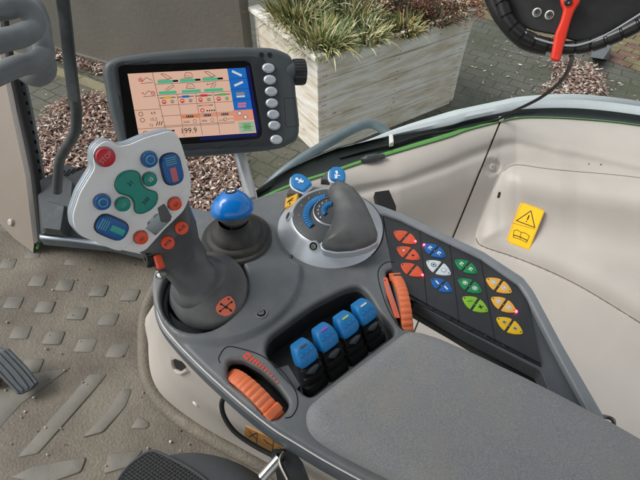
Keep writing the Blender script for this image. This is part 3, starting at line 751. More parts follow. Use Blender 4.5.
# =================================================================== MONITOR
nM = (-ray(205,100).normalized() + UP*.12 + RT*.02).normalized()
FM = Fr(atd(205, 100, .64), nM)
MON = thing('terminal_monitor', 'dark grey monitor terminal with lit peach coloured screen on a steel post', 'monitor', at(243, 190, -.03))
mo = rnd(FM.P([(101,70),(104,61),(115,56),(146,51.5),(177.5,48.7),(215,46),(246,46),(272,46.5),(283,50),(291,54),(294.5,62),(297,95),(300.5,131),(298,140),(288,145.5),(281,148.5),(262,151),(198,156.5),(160,159),(128,158),(119,150),(108,110)]), .008, 4)
z7 = Kz(130, 60, 4.923)
body = one('housing', plate(FM, mo, 0, -.035, r=.009, steps=5, seg=.008, sp=.02), 'bezel', MON)
bz = rnd(FM.P([(118,68),(122,65.5),(246,61),(251,64),(262,128),(262,136),(258,139),(133,148),(128,146)]), .003, 3)
one('bezel', plate(FM, rnd(FM.P([(113,66),(118,61.5),(248,56),(262,57.5),(266,62),(276,135),(275,143),(270,146),(132,153),(126,150)]), .006, 4), .0012, -.002, r=.0008, steps=2, holes=[bz]), 'bezel_dark', MON)
scr = MB()
def S(x, y): return FM.uv(z7(x, y))
def Q(u, v):       # unit square on the lcd -> frame, u right, v down
    c = [z7(-12,68), z7(568,38), z7(622,358), z7(48,396)]
    a = ((c[0][0]*(1-u)+c[1][0]*u)*(1-v)+(c[3][0]*(1-u)+c[2][0]*u)*v, (c[0][1]*(1-u)+c[1][1]*u)*(1-v)+(c[3][1]*(1-u)+c[2][1]*u)*v)
    return FM.uv(a)
lay = [0]
def sq(u0, v0, u1, v1, m, lv=1):
    scr.add(plate(FM, [Q(u0, v0), Q(u1, v0), Q(u1, v1), Q(u0, v1)], .0002+.0001*lv, .0001), m)
def seg(u0, v0, u1, v1, m, w=.0005, lv=3):
    A = Vector(Q(u0, v0)); B = Vector(Q(u1, v1)); D = B-A; scr.add(plate(FM, rrect((A+B)/2, D.length+w, w, math.atan2(D.y, D.x), 0), .0002+.0001*lv, .0001), m)
def st(s, u, v, sz, m, lv=5):
    A = Vector(Q(u, v)); B = Vector(Q(u+.05, v)); D = B-A; scr.add(text(FM, s, sz, A.x, A.y, math.atan2(D.y, D.x), .0002+.0001*lv, ext=.00003), m)
scr.add(plate(FM, FM.P([(118,68),(122,65),(247,61),(252,64),(263,128),(262.5,137),(258,139.5),(133,148.5),(127,147)]), .0001, -.001), 'lcd_black')
scr.add(plate(FM, FM.P([(246,66),(249,66),(259,128),(257,136),(200,140.5),(200,137.5),(254.5,133)]), .00015, -.001), 'lcd_navy')
sq(0, 0, 1, 1, 'lcd_peach', 0)
sq(.845, 0, 1, .64, 'lcd_blue'); sq(.83, .64, 1, .80, 'lcd_salmon'); sq(.86, .82, .995, .985, 'lcd_sage'); sq(.90, .86, .96, .94, 'lcd_leaf', 2)
for v in (.16, .32, .48): seg(.845, v, 1, v, 'lcd_navy', .0004)
for k, (v, c_) in enumerate(((.08, 'lcd_white'), (.24, 'lcd_white'))): 
    seg(.89, v-.03+.05*(k == 1), .95, v+.03-.05*(k == 1)+0, c_, .0028)
sq(.885, .37, .955, .41, 'lcd_grey', 3); sq(.885, .42, .955, .445, 'lcd_white', 3); sq(.885, .53, .955, .56, 'lcd_pink', 3); sq(.88, .57, .95, .60, 'lcd_pink', 3)
# grid lines
seg(.21, 0, .24, 1, 'lcd_line', .0006)
for v in (.18, .345, .50): seg(.215, v, .845, v, 'lcd_line')
for v in (.66, .81): seg(.22, v, .83, v, 'lcd_line')
seg(0, .55, .22, .55, 'lcd_line'); seg(0, .83, .83, .83, 'lcd_line')
for u in (.385, .54, .69): seg(u, .345, u, .98, 'lcd_line')
def bars(u, v, w): sq(u, v, u+w, v+.045, 'lcd_green', 4)
for u in (.24, .43, .62): bars(u, .125, .13); sq(u+.13, .13, u+.175, .16, 'lcd_black', 4)
for u, w in ((.235, .15), (.43, .16), (.62, .16)): bars(u, .29, w)
for u, v, fl in ((.28, .03, 1), (.47, .03, 0), (.65, .03, 1), (.29, .20, -1), (.47, .20, 0), (.65, .20, 2)):
    if fl == 0:
        seg(u, v+.07, u+.075, v+.07, 'lcd_black'); seg(u+.005, v+.05, u+.02, v, 'lcd_black'); seg(u+.02, v, u+.06, v, 'lcd_black'); seg(u+.06, v, u+.075, v+.05, 'lcd_black'); seg(u, v+.05, u+.05, v+.04, 'lcd_red', .0004)
    elif fl == 1:
        seg(u, v, u+.05, v+.08, 'lcd_black'); seg(u+.03, v, u+.085, v+.07, 'lcd_black'); seg(u, v, u+.03, v, 'lcd_black'); seg(u+.05, v+.08, u+.085, v+.07, 'lcd_black')
    elif fl == -1:
        seg(u, v+.075, u+.05, v+.015, 'lcd_black'); seg(u+.02, v+.085, u+.07, v+.03, 'lcd_black'); seg(u+.06, v, u+.08, v+.01, 'lcd_black'); seg(u+.08, v+.01, u+.08, v+.04, 'lcd_black')
    else:
        seg(u, v+.03, u+.08, v, 'lcd_black'); seg(u+.03, v+.08, u+.055, v+.02, 'lcd_black'); seg(u+.055, v+.08, u+.08, v+.02, 'lcd_black'); seg(u, v+.03, u+.01, v, 'lcd_red')
# left column icons
for v in (.10, .30):
    seg(.10, v+.055, .20, v+.05, 'lcd_black'); seg(.11, v+.03, .15, v-.03, 'lcd_black'); seg(.15, v-.03, .2, v+.02, 'lcd_black')
def ring(u, v, r, m, w=.0005, lv=4):
    c = Q(u, v); scr.add(plate(FM, circ(c, r, 16), .0002+.0001*lv, .0001, holes=[circ(c, r-w, 16)]), m)
ring(.10, .10, .0026, 'lcd_red', .0008); ring(.185, .31, .0026, 'lcd_red', .0008)
for i, c_ in enumerate(('lcd_yellow', 'lcd_blue', 'lcd_red', 'lcd_leaf')):
    u = .235+.155*i; sq(u+.035, .37, u+.095, .405, c_, 4); seg(u, .39, u+.035, .39, 'lcd_black', .0009); seg(u+.095, .388, u+.13, .388, 'lcd_black', .0009)
    ring(u+.03, .45, .0028, 'lcd_red', .0011); ring(u+.1, .45, .0022, 'lcd_grey' if i < 2 else 'lcd_leaf', .0006)
    sq(u+.022, .455, u+.038, .48, 'lcd_red', 4)
sq(.58, .525, .64, .55, 'lcd_salmon', 4); seg(.55, .538, .58, .538, 'lcd_black', .0009); seg(.64, .538, .67, .538, 'lcd_black', .0009); ring(.575, .61, .0028, 'lcd_red', .0011)
for i in range(4): sq(.61+.02*i, .61, .622+.02*i, .63, 'lcd_black', 4)
for i in range(3):
    u = .39+.15*i; sq(u, .67, u+.145, .715, 'lcd_orange' if i == 0 else 'lcd_salmon', 2); sq(u+.04, .672, u+.10, .705, 'lcd_black', 3); ring(u+.105-(.04 if i == 2 else 0), .765, .0024, 'lcd_line'); seg(u+.015, .775, u+.06, .775, 'lcd_line', .0006)
ring(.885, .69, .0024, 'lcd_white', .0024); ring(.885, .69, .0028, 'lcd_black', .0005, 5); ring(.93, .75, .0024, 'lcd_white', .0024); ring(.93, .75, .0028, 'lcd_black', .0005, 5)
st('4.9', .155, .61, .0052, 'lcd_black'); st('15.2', .15, .70, .0052, 'lcd_black'); st('12', .12, .785, .005, 'lcd_black'); ring(.05, .61, .0028, 'lcd_black', .0006); ring(.055, .70, .0028, 'lcd_black', .0006)
for i in range(3): seg(.165+.02*i, .79, .18+.02*i, .74, 'lcd_black', .0009)
st('199.9', .43, .905, .0098, 'lcd_black'); sq(.27, .875, .31, .90, 'lcd_black', 4); ring(.06, .9, .003, 'lcd_black', .0006)
for i in range(4):
    u = .235+.155*i; sq(u+.085, .435, u+.118, .452, 'lcd_grey' if i < 2 else 'lcd_leaf', 5); sq(u+.088, .462, u+.112, .47, 'lcd_black', 5)
for i in range(3):
    u = .39+.15*i; st(('AUTO', 'MAN', 'AUTO')[i], u+(.035 if i < 2 else .11), .765, .0030, 'lcd_line'); 
    for k in range(3): sq(u+.046+.018*k, .678, u+.056+.018*k, .699, 'lcd_grey', 4)
for u in (.25, .44, .63): seg(u, .118, u+.09, .118, 'lcd_black', .0004)
for v in (.09, .29): sq(.092, v+.002, .106, v+.02, 'lcd_red', 5)
seg(.875, .90, .98, .90, 'lcd_line', .0005); seg(.89, .85, .97, .85, 'lcd_line', .0004); seg(.89, .955, .97, .955, 'lcd_line', .0004)
scr.obj('screen', MON, smooth=False)
# side buttons
for (x, y) in [(505,96),(509,130),(513,164),(515,198),(519,231),(522,263),(528,304)]:
    c = FM.uv((95+x/2.909, 35+y/2.909), .002)
    G = Fr(FM.W(c[0], c[1], 0), FM.z, FM.x)
    o = one('soft_key', plate(G, circ((0,0), .0088, 24, .0066), .0045, -.002, r=.0035, sp=.004, steps=4), 'silver_paint', MON)
    one('key_surround', plate(G, circ((0,0), .0098, 24, .0075), .0006, -.001, r=.0003, steps=1), 'black_plastic', o)
bh = MB()
for x in (484, 508): bh.add(plate(FM, circ(FM.uv((95+x/2.909, 35+58/2.909), .0), .0032, 14), .0006, -.001), 'matt_black')
bh.obj('vent_hole', MON)
one('cover_hatch', tube([FM.W(*FM.uv(p), -.0002) for p in ((284,98),(296.5,98),(299,126),(286,127),(284,98))], .0004, 6, sub=0), 'black_plastic', MON)
FKn = Fr(FM.W(*FM.uv((296,72), -.014), -.014), (FM.x*1+FM.y*.05).normalized(), FM.z)
one('side_knob', lathe(FKn, [(.010,-.006),(.0168,-.004),(.0175,0),(.0175,.009),(.0165,.0125),(.013,.0135),(.0001,.0137)], 72, rf=lambda a, r_, h: 1+(.028*math.sin(a*24) if r_ > .016 else 0)), 'black_plastic', MON)
one('knob_collar', lathe(Fr(FKn.o-FKn.z*.012, FKn.z), [(.014,-.004),(.0155,0),(.0150,.008),(.012,.009)], 36), 'bezel', MON)
pt = at(251, 196, -.012)
one('post', tube([pt-Vector((0,0,.05)), pt, FM.W(*FM.uv((238,148), -.035), -.035), FM.W(*FM.uv((232,120), -.045), -.045)], .0088, 24, sub=0), 'steel', MON)
one('rear_box', box(FM, FM.uv((150,100))[0], FM.uv((262,100))[0], FM.uv((200,140))[1], FM.uv((200,70))[1], -.055, -.03), 'bezel_dark', MON)

# =================================================================== CAB INTERIOR
ZF = -.60
# floor mat -----------------------------------------------------------
FF = Fr((0,0,ZF))
def dmat(name):
    m = bpy.data.materials.new(name); m.use_nodes = True; nt = m.node_tree; N = nt.nodes; L = nt.links; b = N['Principled BSDF']
    tc = N.new('ShaderNodeTexCoord')
    n1 = N.new('ShaderNodeTexNoise'); n1.inputs['Scale'].default_value = 5; n1.inputs['Detail'].default_value = 9; n1.inputs['Roughness'].default_value = .65; L.new(tc.outputs['Object'], n1.inputs[0])
    c1 = N.new('ShaderNodeValToRGB'); e = c1.color_ramp.elements; e[0].position = .3; e[0].color = (*lin((72,66,56)), 1); e[1].position = .72; e[1].color = (*lin((118,111,98)), 1); L.new(n1.outputs[0], c1.inputs[0])
    vo = N.new('ShaderNodeTexVoronoi'); vo.inputs['Scale'].default_value = 170; L.new(tc.outputs['Object'], vo.inputs[0])
    n2 = N.new('ShaderNodeTexNoise'); n2.inputs['Scale'].default_value = 260; n2.inputs['Detail'].default_value = 2; L.new(tc.outputs['Object'], n2.inputs[0])
    r2 = N.new('ShaderNodeMapRange'); r2.inputs[1].default_value = .35; r2.inputs[2].default_value = .7; r2.inputs[3].default_value = .84; r2.inputs[4].default_value = 1.12; L.new(n2.outputs[0], r2.inputs[0])
    mx = N.new('ShaderNodeMixRGB'); mx.blend_type = 'MULTIPLY'; mx.inputs[0].default_value = 1; L.new(c1.outputs[0], mx.inputs[1]); L.new(r2.outputs[0], mx.inputs[2])
    n4 = N.new('ShaderNodeTexNoise'); n4.inputs['Scale'].default_value = 11; n4.inputs['Detail'].default_value = 4; L.new(tc.outputs['Object'], n4.inputs[0])
    r4 = N.new('ShaderNodeMapRange'); r4.inputs[1].default_value = .60; r4.inputs[2].default_value = .75; r4.inputs[4].default_value = .55; L.new(n4.outputs[0], r4.inputs[0])
    m4 = N.new('ShaderNodeMixRGB'); m4.inputs[2].default_value = (*lin((74,62,50)), 1); L.new(r4.outputs[0], m4.inputs[0]); L.new(mx.outputs[0], m4.inputs[1])
    L.new(m4.outputs[0], b.inputs['Base Color']); b.inputs['Roughness'].default_value = .72
    bp = N.new('ShaderNodeBump'); bp.inputs['Strength'].default_value = .5; bp.inputs['Distance'].default_value = .002; L.new(vo.outputs['Distance'], bp.inputs['Height']); L.new(bp.outputs[0], b.inputs['Normal'])
    return m
MT['floor_mat'] = dmat('floor_mat')
defm('mat_pad', (98,95,86), .6, var=.25, vs=18, bump=.3, bs=300)
fm = MB()
fo = FF.P([(-60,226),(20,232),(44,240),(110,246),(175,256),(300,300),(420,380),(500,620),(200,760),(-150,700),(-220,300)])
z5 = Kz(0, 220, 1.846)
pads = []
for (x, y) in [(70,112),(120,120),(182,130),(240,138),(25,152),(83,160),(142,172),(200,183),(38,207),(99,217),(158,231),(217,241),(58,268),(15,80),(62,62),(135,74)]:
    s_ = .95 + .004*(y-60)/2
    pads.append([z5(x-17*s_-2, y+10*s_), z5(x-8*s_, y-9*s_), z5(x+18*s_, y-9*s_), z5(x+9*s_+1, y+11*s_)])
for q in ([(-40,345),(50,285),(132,272),(40,340),(-30,420)], [(30,440),(140,315),(165,285),(200,283),(178,310),(70,432)], [(152,402),(205,345),(225,312),(245,312),(232,345),(190,392)], [(240,385),(256,362),(278,375),(272,386)], [(20,475),(60,455),(160,437),(150,465),(80,490)], [(190,470),(200,432),(265,425),(240,455)], [(60,520),(120,495),(180,480),(150,530)]):
    pads.append([z5(*p) for p in q])
fm.add(plate(FF, rnd(fo, .03, 4), 0, -.04, sp=.03, hf=lambda u, v: .004*noise.noise(Vector((u*5, v*5, 0)))), 'floor_mat')
for q in pads: fm.add(plate(FF, rnd(FF.P(q), .006, 3), .0020, -.01, r=.002, steps=2, seg=.03), 'mat_pad')
tag(fm.obj('floor', loc=(0,0,ZF), sharp=60), kind='structure')
cr_ = MB()
for i in range(60):
    x, y = rng.uniform(2, 235), rng.uniform(255, 470); c = at(x, y, ZF+.005); r0 = .0012+.0022*rng.random()**2
    cr_.add(lathe(Fr(c, (rng.normal()*.3, rng.normal()*.3, 1)), [(r0, -.003), (r0*.8, r0*.5), (.0001, r0*.7)], 5), ['chip_b', 'chip_d', 'chip_a'][i % 3])
tag(cr_.obj('dirt_crumbs', loc=at(100,350,ZF)), 'small crumbs of dirt and grit scattered over the floor mat', 'dirt', kind='stuff')
# pedal
FPd = Fr(at(15,372,ZF+.06), (.15,-.5,1))
pd = thing('foot_pedal', 'black ribbed rubber foot pedal above the floor mat at the left edge', 'pedal', at(15,380,ZF))
zp = Kz(0, 340, 8)
o = one('pedal_pad', plate(FPd, rnd(FPd.P([zp(-60,50), zp(60,72), zp(200,215), zp(296,345), zp(240,400), zp(150,440), zp(120,415), zp(-20,280), zp(-100,200)]), .003, 3), 0, -.012, r=.003), 'pedal_rubber', pd)
rbm = MB()
for p in ([(30,92),(150,215),(215,290),(270,360)], [(-10,110),(100,225),(180,320),(225,385)], [(-40,150),(70,270),(130,345),(185,405)], [(-60,200),(30,300),(90,365),(150,428)], [(60,76),(190,208),(250,280),(292,342)]):
    P = [FPd.W(*FPd.uv(zp(*a)), .0) for a in p]; rbm.add(tube(P, .0034, 10), 'pedal_rubber')
rbm.obj('rib', o)
one('pedal_arm', tube([FPd.W(*FPd.uv((5,370)), -.01), at(-10,385,ZF)], .012, 12, sub=0), 'black_plastic', pd)

# pedestal under the console -----------------------------------------
ped = thing('seat_pedestal', 'beige moulded pedestal cover rising from the floor mat under the console', 'pedestal', at(220,400,-.3))
def ploop(px, z): return [at(x, y, z) for x, y in px]
l0 = [(158,300),(166,325),(184,346),(208,370),(240,402),(268,426),(300,447),(360,482),(430,520),(520,560),(430,400),(300,300),(200,280)]
outer = [(149,312),(148,345),(150,372),(158,391),(172,406),(196,424),(232,444),(268,462),(310,486),(370,520),(380,420),(300,350),(200,290)]
inn = [(162,292),(164,322),(180,345),(200,368),(228,395),(256,418),(284,434),(330,460),(372,485),(430,515),(430,400),(300,320),(200,285)]
out_ = [(149,312),(148,345),(150,372),(158,391),(174,407),(204,428),(240,448),(280,470),(340,500),(430,530),(430,400),(300,320),(200,285)]
secs_p = []
for t, z in ((0,-.05),(.35,-.13),(.62,-.24),(.82,-.38),(.94,-.52),(1.0,ZF-.005)):
    secs_p.append(ploop([(a[0]*(1-t)+b[0]*t, a[1]*(1-t)+b[1]*t) for a, b in zip(inn, out_)], z))
V = []; Fs = []; n = None
for s_ in secs_p:
    c_ = catmull(s_, 5, closed=True); n = len(c_); V += c_
for k in range(len(secs_p)-1):
    for i in range(n): a = k*n+i; b = k*n+(i+1) % n; Fs.append((a, a+n, b+n, b))
one('cover', (V, Fs), 'beige_trim', ped, sharp=60)
# floor lip: dark raised edge of the mat around the pedestal
lp2 = ploop([(175,262),(158,285),(146,312),(144,345),(146,374),(155,395),(172,412),(203,433),(240,453),(280,474),(330,505)], ZF+.004)
one('mat_lip', tube(lp2, .016, 10), 'floor_mat', ped)
def on_ped(px, py):
    # closest facing point on the cover, found by ray casting the cover loops
    from mathutils.bvhtree import BVHTree
    global PBVH
    try: PBVH
    except NameError: PBVH = BVHTree.FromPolygons([tuple(v) for v in V], Fs)
    h = PBVH.ray_cast(CAM, ray(px, py).normalized())
    return (h[0], h[1] if h[1].dot(CAM-h[0]) > 0 else -h[1]) if h[0] else (at(px, py, -.15), Vector((-.3,-.3,.9)))
p_, n_ = on_ped(186,365); G = Fr(p_, n_)
zq = Kz(140, 350, 7.843)
one('service_hole', plate(G, rnd(G.P([zq(272,70), zq(330,90), zq(365,130), zq(330,160), zq(290,140), zq(275,110)]), .002, 3), .0015, -.004), 'matt_black', ped)
one('hole_rim', tube([G.W(*G.uv(zq(*q)), .001) for q in ((258,60),(262,110),(285,155),(325,178),(380,150))], .0028, 10), 'beige_trim', ped)
for q in ((196,404),):
    p_, n_ = on_ped(*q); G = Fr(p_, n_)
    one('cover_screw', lathe(G, [(.006,-.002),(.006,.001),(.004,.0025),(.0015,.0025),(.001,.0005),(.0001,.0005)], 18), 'white_plastic', ped)
p_, n_ = on_ped(262,439); G = Fr(p_, n_); st_ = MB()
st_.add(plate(G, G.P([(246,425.5),(290,447),(288,460),(244.5,437.5)]), .0012, -.004), 'brown_label')
for a, b in (((249,430),(257,438)), ((257,432),(249,436)), ((264,438),(268,442)), ((278,445),(283,448))):
    A = Vector(G.uv(a)); B = Vector(G.uv(b)); D = B-A; st_.add(plate(G, rrect((A+B)/2, D.length, .0018, math.atan2(D.y, D.x), 0), .0016, 0), 'ink')
c_ = G.uv((270,443)); st_.add(plate(G, circ(c_, .0055, 18), .0016, 0, holes=[circ(c_, .0043, 18)]), 'ink')
for a, b in (((258,432),(256.5,443)), ((274,440),(272.5,451))):
    A = Vector(G.uv(a)); B = Vector(G.uv(b)); D = B-A; st_.add(plate(G, rrect((A+B)/2, D.length, .0007, math.atan2(D.y, D.x), 0), .0016, 0), 'ink')
st_.obj('warning_sticker', ped)
# cable loop and latch pin under the console
cb = [at(228,394,-.045), at(222,402,-.055), at(224,416,-.07), at(235,432,-.08), at(255,446,-.085), at(278,458,-.085), at(300,470,-.08)]
tag(one('cable', tube(cb, .0028, 10), 'cable', loc=cb[0]), 'short black cable looping down beneath the left edge of the console', 'cable')
lt = thing('adjuster_latch', 'bright steel pin with black lever below the console beside the seat', 'latch', at(280,465,-.07))
one('pin', tube([at(262,478,-.06), at(280,458,-.05)], .0055, 16, sub=0), 'chrome', lt)
one('latch_body', loft([(at(283,456,-.05), (.012,0,0), (0,.006,.004), 4), (at(290,470,-.06), (.014,0,0), (0,.008,.006), 4), (at(295,490,-.07), (.016,0,0), (0,.01,.006), 4)], 20), 'black_plastic', lt)
one('latch_rod', tube([at(284,452,-.045), at(280,462,-.045), at(288,480,-.045)], .0022, 8), 'bolt_steel', lt)

# seat corner ---------------------------------------------------------
ST = thing('driver_seat', 'corner of a dark grey seat cushion with black mesh centre', 'seat', at(190,480,-.2))
so = [(88,520),(112,482),(130,462),(155,448),(190,443),(225,450),(250,462),(275,481),(310,520),(300,640),(120,660)]
FS = Fr((0,0,-.15))
one('cushion', plate(FS, rnd(FS.P(so, 0), .02, 5), 0, -.12, r=.035, sp=.014, seg=.01, steps=6), 'seat_fabric', ST)
def meshmat():
    m = bpy.data.materials.new('mesh_fabric'); m.use_nodes = True; nt = m.node_tree; N = nt.nodes; L = nt.links; b = N['Principled BSDF']; b.inputs['Roughness'].default_value = .75
    tc = N.new('ShaderNodeTexCoord'); mp = N.new('ShaderNodeMapping'); mp.inputs['Rotation'].default_value = (0,0,.7); mp.inputs['Scale'].default_value = (1,1.5,0); L.new(tc.outputs['Object'], mp.inputs[0])
    vo = N.new('ShaderNodeTexVoronoi'); vo.inputs['Scale'].default_value = 210; vo.inputs['Randomness'].default_value = .15; L.new(mp.outputs[0], vo.inputs[0])
    cr = N.new('ShaderNodeValToRGB'); e = cr.color_ramp.elements; e[0].position = .28; e[0].color = (.002,.002,.002,1); e[1].position = .45; e[1].color = (.028,.03,.032,1); L.new(vo.outputs['Distance'], cr.inputs[0]); L.new(cr.outputs[0], b.inputs['Base Color'])
    bp = N.new('ShaderNodeBump'); bp.inputs['Strength'].default_value = .9; bp.inputs['Distance'].default_value = .002; L.new(vo.outputs['Distance'], bp.inputs['Height']); L.new(bp.outputs[0], b.inputs['Normal'])
    return m
MT['mesh_fabric'] = meshmat()
def cush_z(): return 0
one('mesh_insert', plate(FS, rnd(FS.P([(108,500),(122,474),(137,459),(153,451),(172,459),(192,470),(212,486),(240,520),(160,560)], .0), .008, 3), .0018, -.05, r=.002, sp=.01, seg=.008, prof=lambda d: 0.0), 'mesh_fabric', ST)
one('seat_piping', tube([FS.W(*FS.uv(p, .001), .001) for p in [(108,500),(122,474),(137,459),(153,451),(172,459),(192,470),(212,486),(240,520)]], .0018, 8), 'seat_fabric', ST)

# right hand trim panels ----------------------------------------------
def interp(xs, ys, x): return float(np.interp(x, xs, ys))
TX = [150,220,255,290,330,360,400,448,467,498,516,577,640,720,800]
TY = [262,222,202,186,173,163,151,137,130,122,117,118.5,125,140,160]
def topy(px): return interp(TX, TY, px)
def sst(a, b, x): t = min(1, max(0, (x-a)/(b-a))); return t*t*(3-2*t)
def ramp_pts(px, tbl): return interp([a for a, b in tbl], [b for a, b in tbl], px)
boss_poly = [(640,178),(560,170),(520,164),(510,166),(500,176),(487,205),(477,232),(477,241),(484,247),(510,255),(560,276),(610,303),(700,360),(820,420),(820,190)]
bp_np = rnd(boss_poly, 12, 4)
def trim_z(P, T):
    """P: n x 2 pixel positions, T: rows 0..1 from the sill down"""
    px, py = P[:, 0], P[:, 1]
    tp = np.interp(px, TX, TY)
    dy = py - tp
    # ledge, shoulder crease and fall towards the floor
    led = np.interp(px, [150,300,400,450,500,560,640,800], [14,18,30,26,22,34,44,50])    # width of ledge
    z = -.25 - .03*np.clip(dy/led, 0, 1)**1.6
    x = np.clip((dy-led)/95.0, 0, 1); fall = x*x*(3-2*x)*.7 + .3*x
    depth = np.interp(px, [150,300,400,500,600,700], [.20,.20,.19,.17,.15,.13])
    z -= fall*depth
    z -= .009*np.clip((dy-led+4)/9.0, 0, 1)**2*(3-2*np.clip((dy-led+4)/9.0, 0, 1))
    x2 = np.clip((dy-led-95)/160.0, 0, 1); z -= .05*x2
    rl_ = np.interp(px, [150,300,400,450,500,560,640,800], [26,30,32,30,26,30,40,46])
    z += .0015*np.exp(-((dy-rl_-6)/5.0)**2) - .0015*np.exp(-((dy-rl_+4)/4.5)**2)
    return z
def trim_mesh(x0f, x1f, nx, ybot, boss):
    ny = 140; P = []
    for j in range(ny+1):
        t = (j/ny)**1.15
        for i in range(nx+1):
            s = i/nx
            py0 = 0
            # seam position depends on the row, iterate once
            px = x0f(0)*(1-s)+x1f(0)*s; py = topy(px)+(ybot-topy(px))*t
            for _ in range(3):
                px = x0f(py)*(1-s)+x1f(py)*s; py = topy(px)+(ybot-topy(px))*t
            P.append((px, py))
    P = np.array(P); z = trim_z(P, None)
    if boss:
        d = dist(P, [bp_np]); ins = inside(P, bp_np); sd = np.where(ins, d, -d)
        z = z + .034*np.array([1-(1-min(1, max(0, (v+1)/36)))**2.3 for v in sd])
        for (bx, by, br, bh_) in ((492,167,9,-.006),):
            rr = np.hypot(P[:, 0]-bx, (P[:, 1]-by)*1.15); z += bh_*np.array([1-sst(br*.8, br*1.1, v) for v in rr])
    V = [at(P[i, 0], P[i, 1], z[i]) for i in range(len(P))]; w = nx+1; Fs = []
    for j in range(ny):
        for i in range(nx): a = j*w+i; Fs.append((a, a+w, a+w+1, a+1))
    # skirts at the four edges give the moulding its thickness
    n0 = len(V); edge = [i for i in range(w)] + [j*w+nx for j in range(1, ny+1)] + [ny*w+i for i in range(nx-1, -1, -1)] + [j*w for j in range(ny-1, 0, -1)]
    ctr = sum(V, Vector())/len(V)
    for e in edge: q = V[e]; V.append(q + Vector((0,.006,-.02)))
    for k in range(len(edge)): a = edge[k]; b = edge[(k+1) % len(edge)]; Fs.append((a, b, n0+(k+1) % len(edge), n0+k))
    return V, Fs
seam = lambda py: 501 - (py-120)*.41
fr_o = one('side_trim_panel', trim_mesh(lambda y: 238+max(0, y-200)*.22, lambda y: seam(y)-.9, 120, 430, False), 'beige_trim', loc=at(400,230,-.35), sharp=60)
tag(fr_o, 'smooth beige moulded panel below the side window, left of the seam', 'trim panel')
fe = trim_mesh(lambda y: seam(y)+.9, lambda y: 830, 220, 560, True)
fen = tag(one('fender_trim_panel', fe, 'beige_trim', loc=at(580,300,-.35), sharp=60), 'large beige moulded fender panel with raised boss and warning sticker', 'trim panel')
from mathutils.bvhtree import BVHTree
FB = BVHTree.FromPolygons([tuple(v) for v in fe[0]], fe[1])
def on_fen(px, py):
    h = FB.ray_cast(CAM, ray(px, py).normalized()); n_ = h[1] if h[1].dot(CAM-h[0]) > 0 else -h[1]; return h[0], n_
def sub(VF, m, nm, par): return one(nm, VF, m, par)
# brown strip under the seam, paints the shadow in its groove
sm = [at(seam(y), y, trim_z(np.array([[seam(y), y]]), None)[0]-.0095) for y in range(122, 431, 12)]
one('seam_shadow_strip', tube(sm, .0065, 8, sub=0), 'groove_shade_brown', fen)
p_, n_ = on_fen(492,167); G = Fr(p_, n_)
m = MB().add(lathe(G, [(.010,-.002),(.010,.0015),(.008,.003),(.002,.0035),(.0015,.002),(.0001,.002)], 24), 'beige_trim').add(lathe(G, [(.0014,.0034),(.0001,.0036)], 8), 'ink'); m.obj('trim_plug', fen)
p_, n_ = on_fen(499,195); G = Fr(p_, n_)
one('slot_socket', plate(G, rrect((0,0), .006, .016, R(-14)), .0012, -.004, r=.0006), 'matt_black', fen)
p_, n_ = on_fen(525,226)
P3 = [on_fen(*q)[0] for q in ((512,246),(538,250),(540,209),(520,203))]; nn_ = (P3[1]-P3[0]).cross(P3[3]-P3[0]).normalized(); G = Fr(sum(P3, Vector())/4, nn_ if nn_.dot(CAM-p_) > 0 else -nn_)
zs = Kz(500, 195, 8.0); w_ = MB()
w_.add(plate(G, rnd(G.P([zs(168,52), zs(358,126), zs(232,442), zs(48,372)], .002), .002, 3), .002, -.004), 'yellow_label')
def stroke(pts, wd, m_='ink', lv=.0024, closed=False):
    pts = pts + ([pts[0]] if closed else [])
    for a, b in zip(pts, pts[1:]):
        A = Vector(G.uv(zs(*a), .0024)); B = Vector(G.uv(zs(*b), .0024)); D = B-A; w_.add(plate(G, rrect((A+B)/2, D.length+wd*.8, wd, math.atan2(D.y, D.x), 0), lv, .001), m_)
stroke([(248,126),(132,205),(278,260)], .0020, closed=True)
stroke([(232,165),(220,195)], .0028); stroke([(212,209),(210,212)], .0024)
stroke([(98,222),(282,275)], .0007)
stroke([(178,60),(350,128),(230,432),(56,368)], .0005, 'brown_label', closed=True)
stroke([(112,285),(135,278),(168,298),(205,305),(235,330),(212,380),(165,355),(105,338)], .0013, closed=True); stroke([(168,298),(160,345)], .0012); stroke([(110,320),(160,335),(215,362)], .0022)
w_.obj('warning_sticker', fen)
for nm_, pts_ in (('upper', [(503,172),(510,166.5),(520,165),(545,168.5),(575,171.5),(610,174.5),(645,178.5),(700,187)]), ('lower', [(476,238),(479,244),(490,249),(510,255.5),(535,265),(560,276),(585,289),(610,304),(645,326),(700,362)])):
    one('crease_shade_line', tube([on_fen(q[0], q[1])[0] - on_fen(q[0], q[1])[1]*.0002 for q in catmull([(*p, 0) for p in pts_], 8)], .0012, 8, sub=0), 'groove_shade_brown', fen)  # brown tubes paint the dark of the creases round the boss
mk2 = MB()
for q in ((473,158+0),):
    pass
for x, y in ((589,164),(601,164.5)):
    p_, n_ = on_fen(x, y); mk2.add(lathe(Fr(p_, n_), [(.0018,-.001),(.0016,.0006),(.0001,.0006)], 8), 'ink')
mk2.obj('pin_hole', fen)
# slit between boss and console on front panel: black square fixing
one('black_bracket', plate(Fr(at(387,202,-.18), (0,-.5,1)), Fr(at(387,202,-.18), (0,-.5,1)).P([(375,192),(389,190),(396,206),(396,216),(380,212)]), 0, -.03), 'matt_black', fr_o)
# wire handle between pad and panel
hd = [at(598,424,-.05), at(597,416.5,-.03), at(606,417,-.03), at(613,420,-.03), at(613.5,428,-.04), at(612,434,-.06)]
tag(one('wire_bail', tube(hd, .0022, 8), 'bolt_steel', loc=hd[0]), 'small bent steel wire loop sticking out behind the armrest pad', 'wire loop')

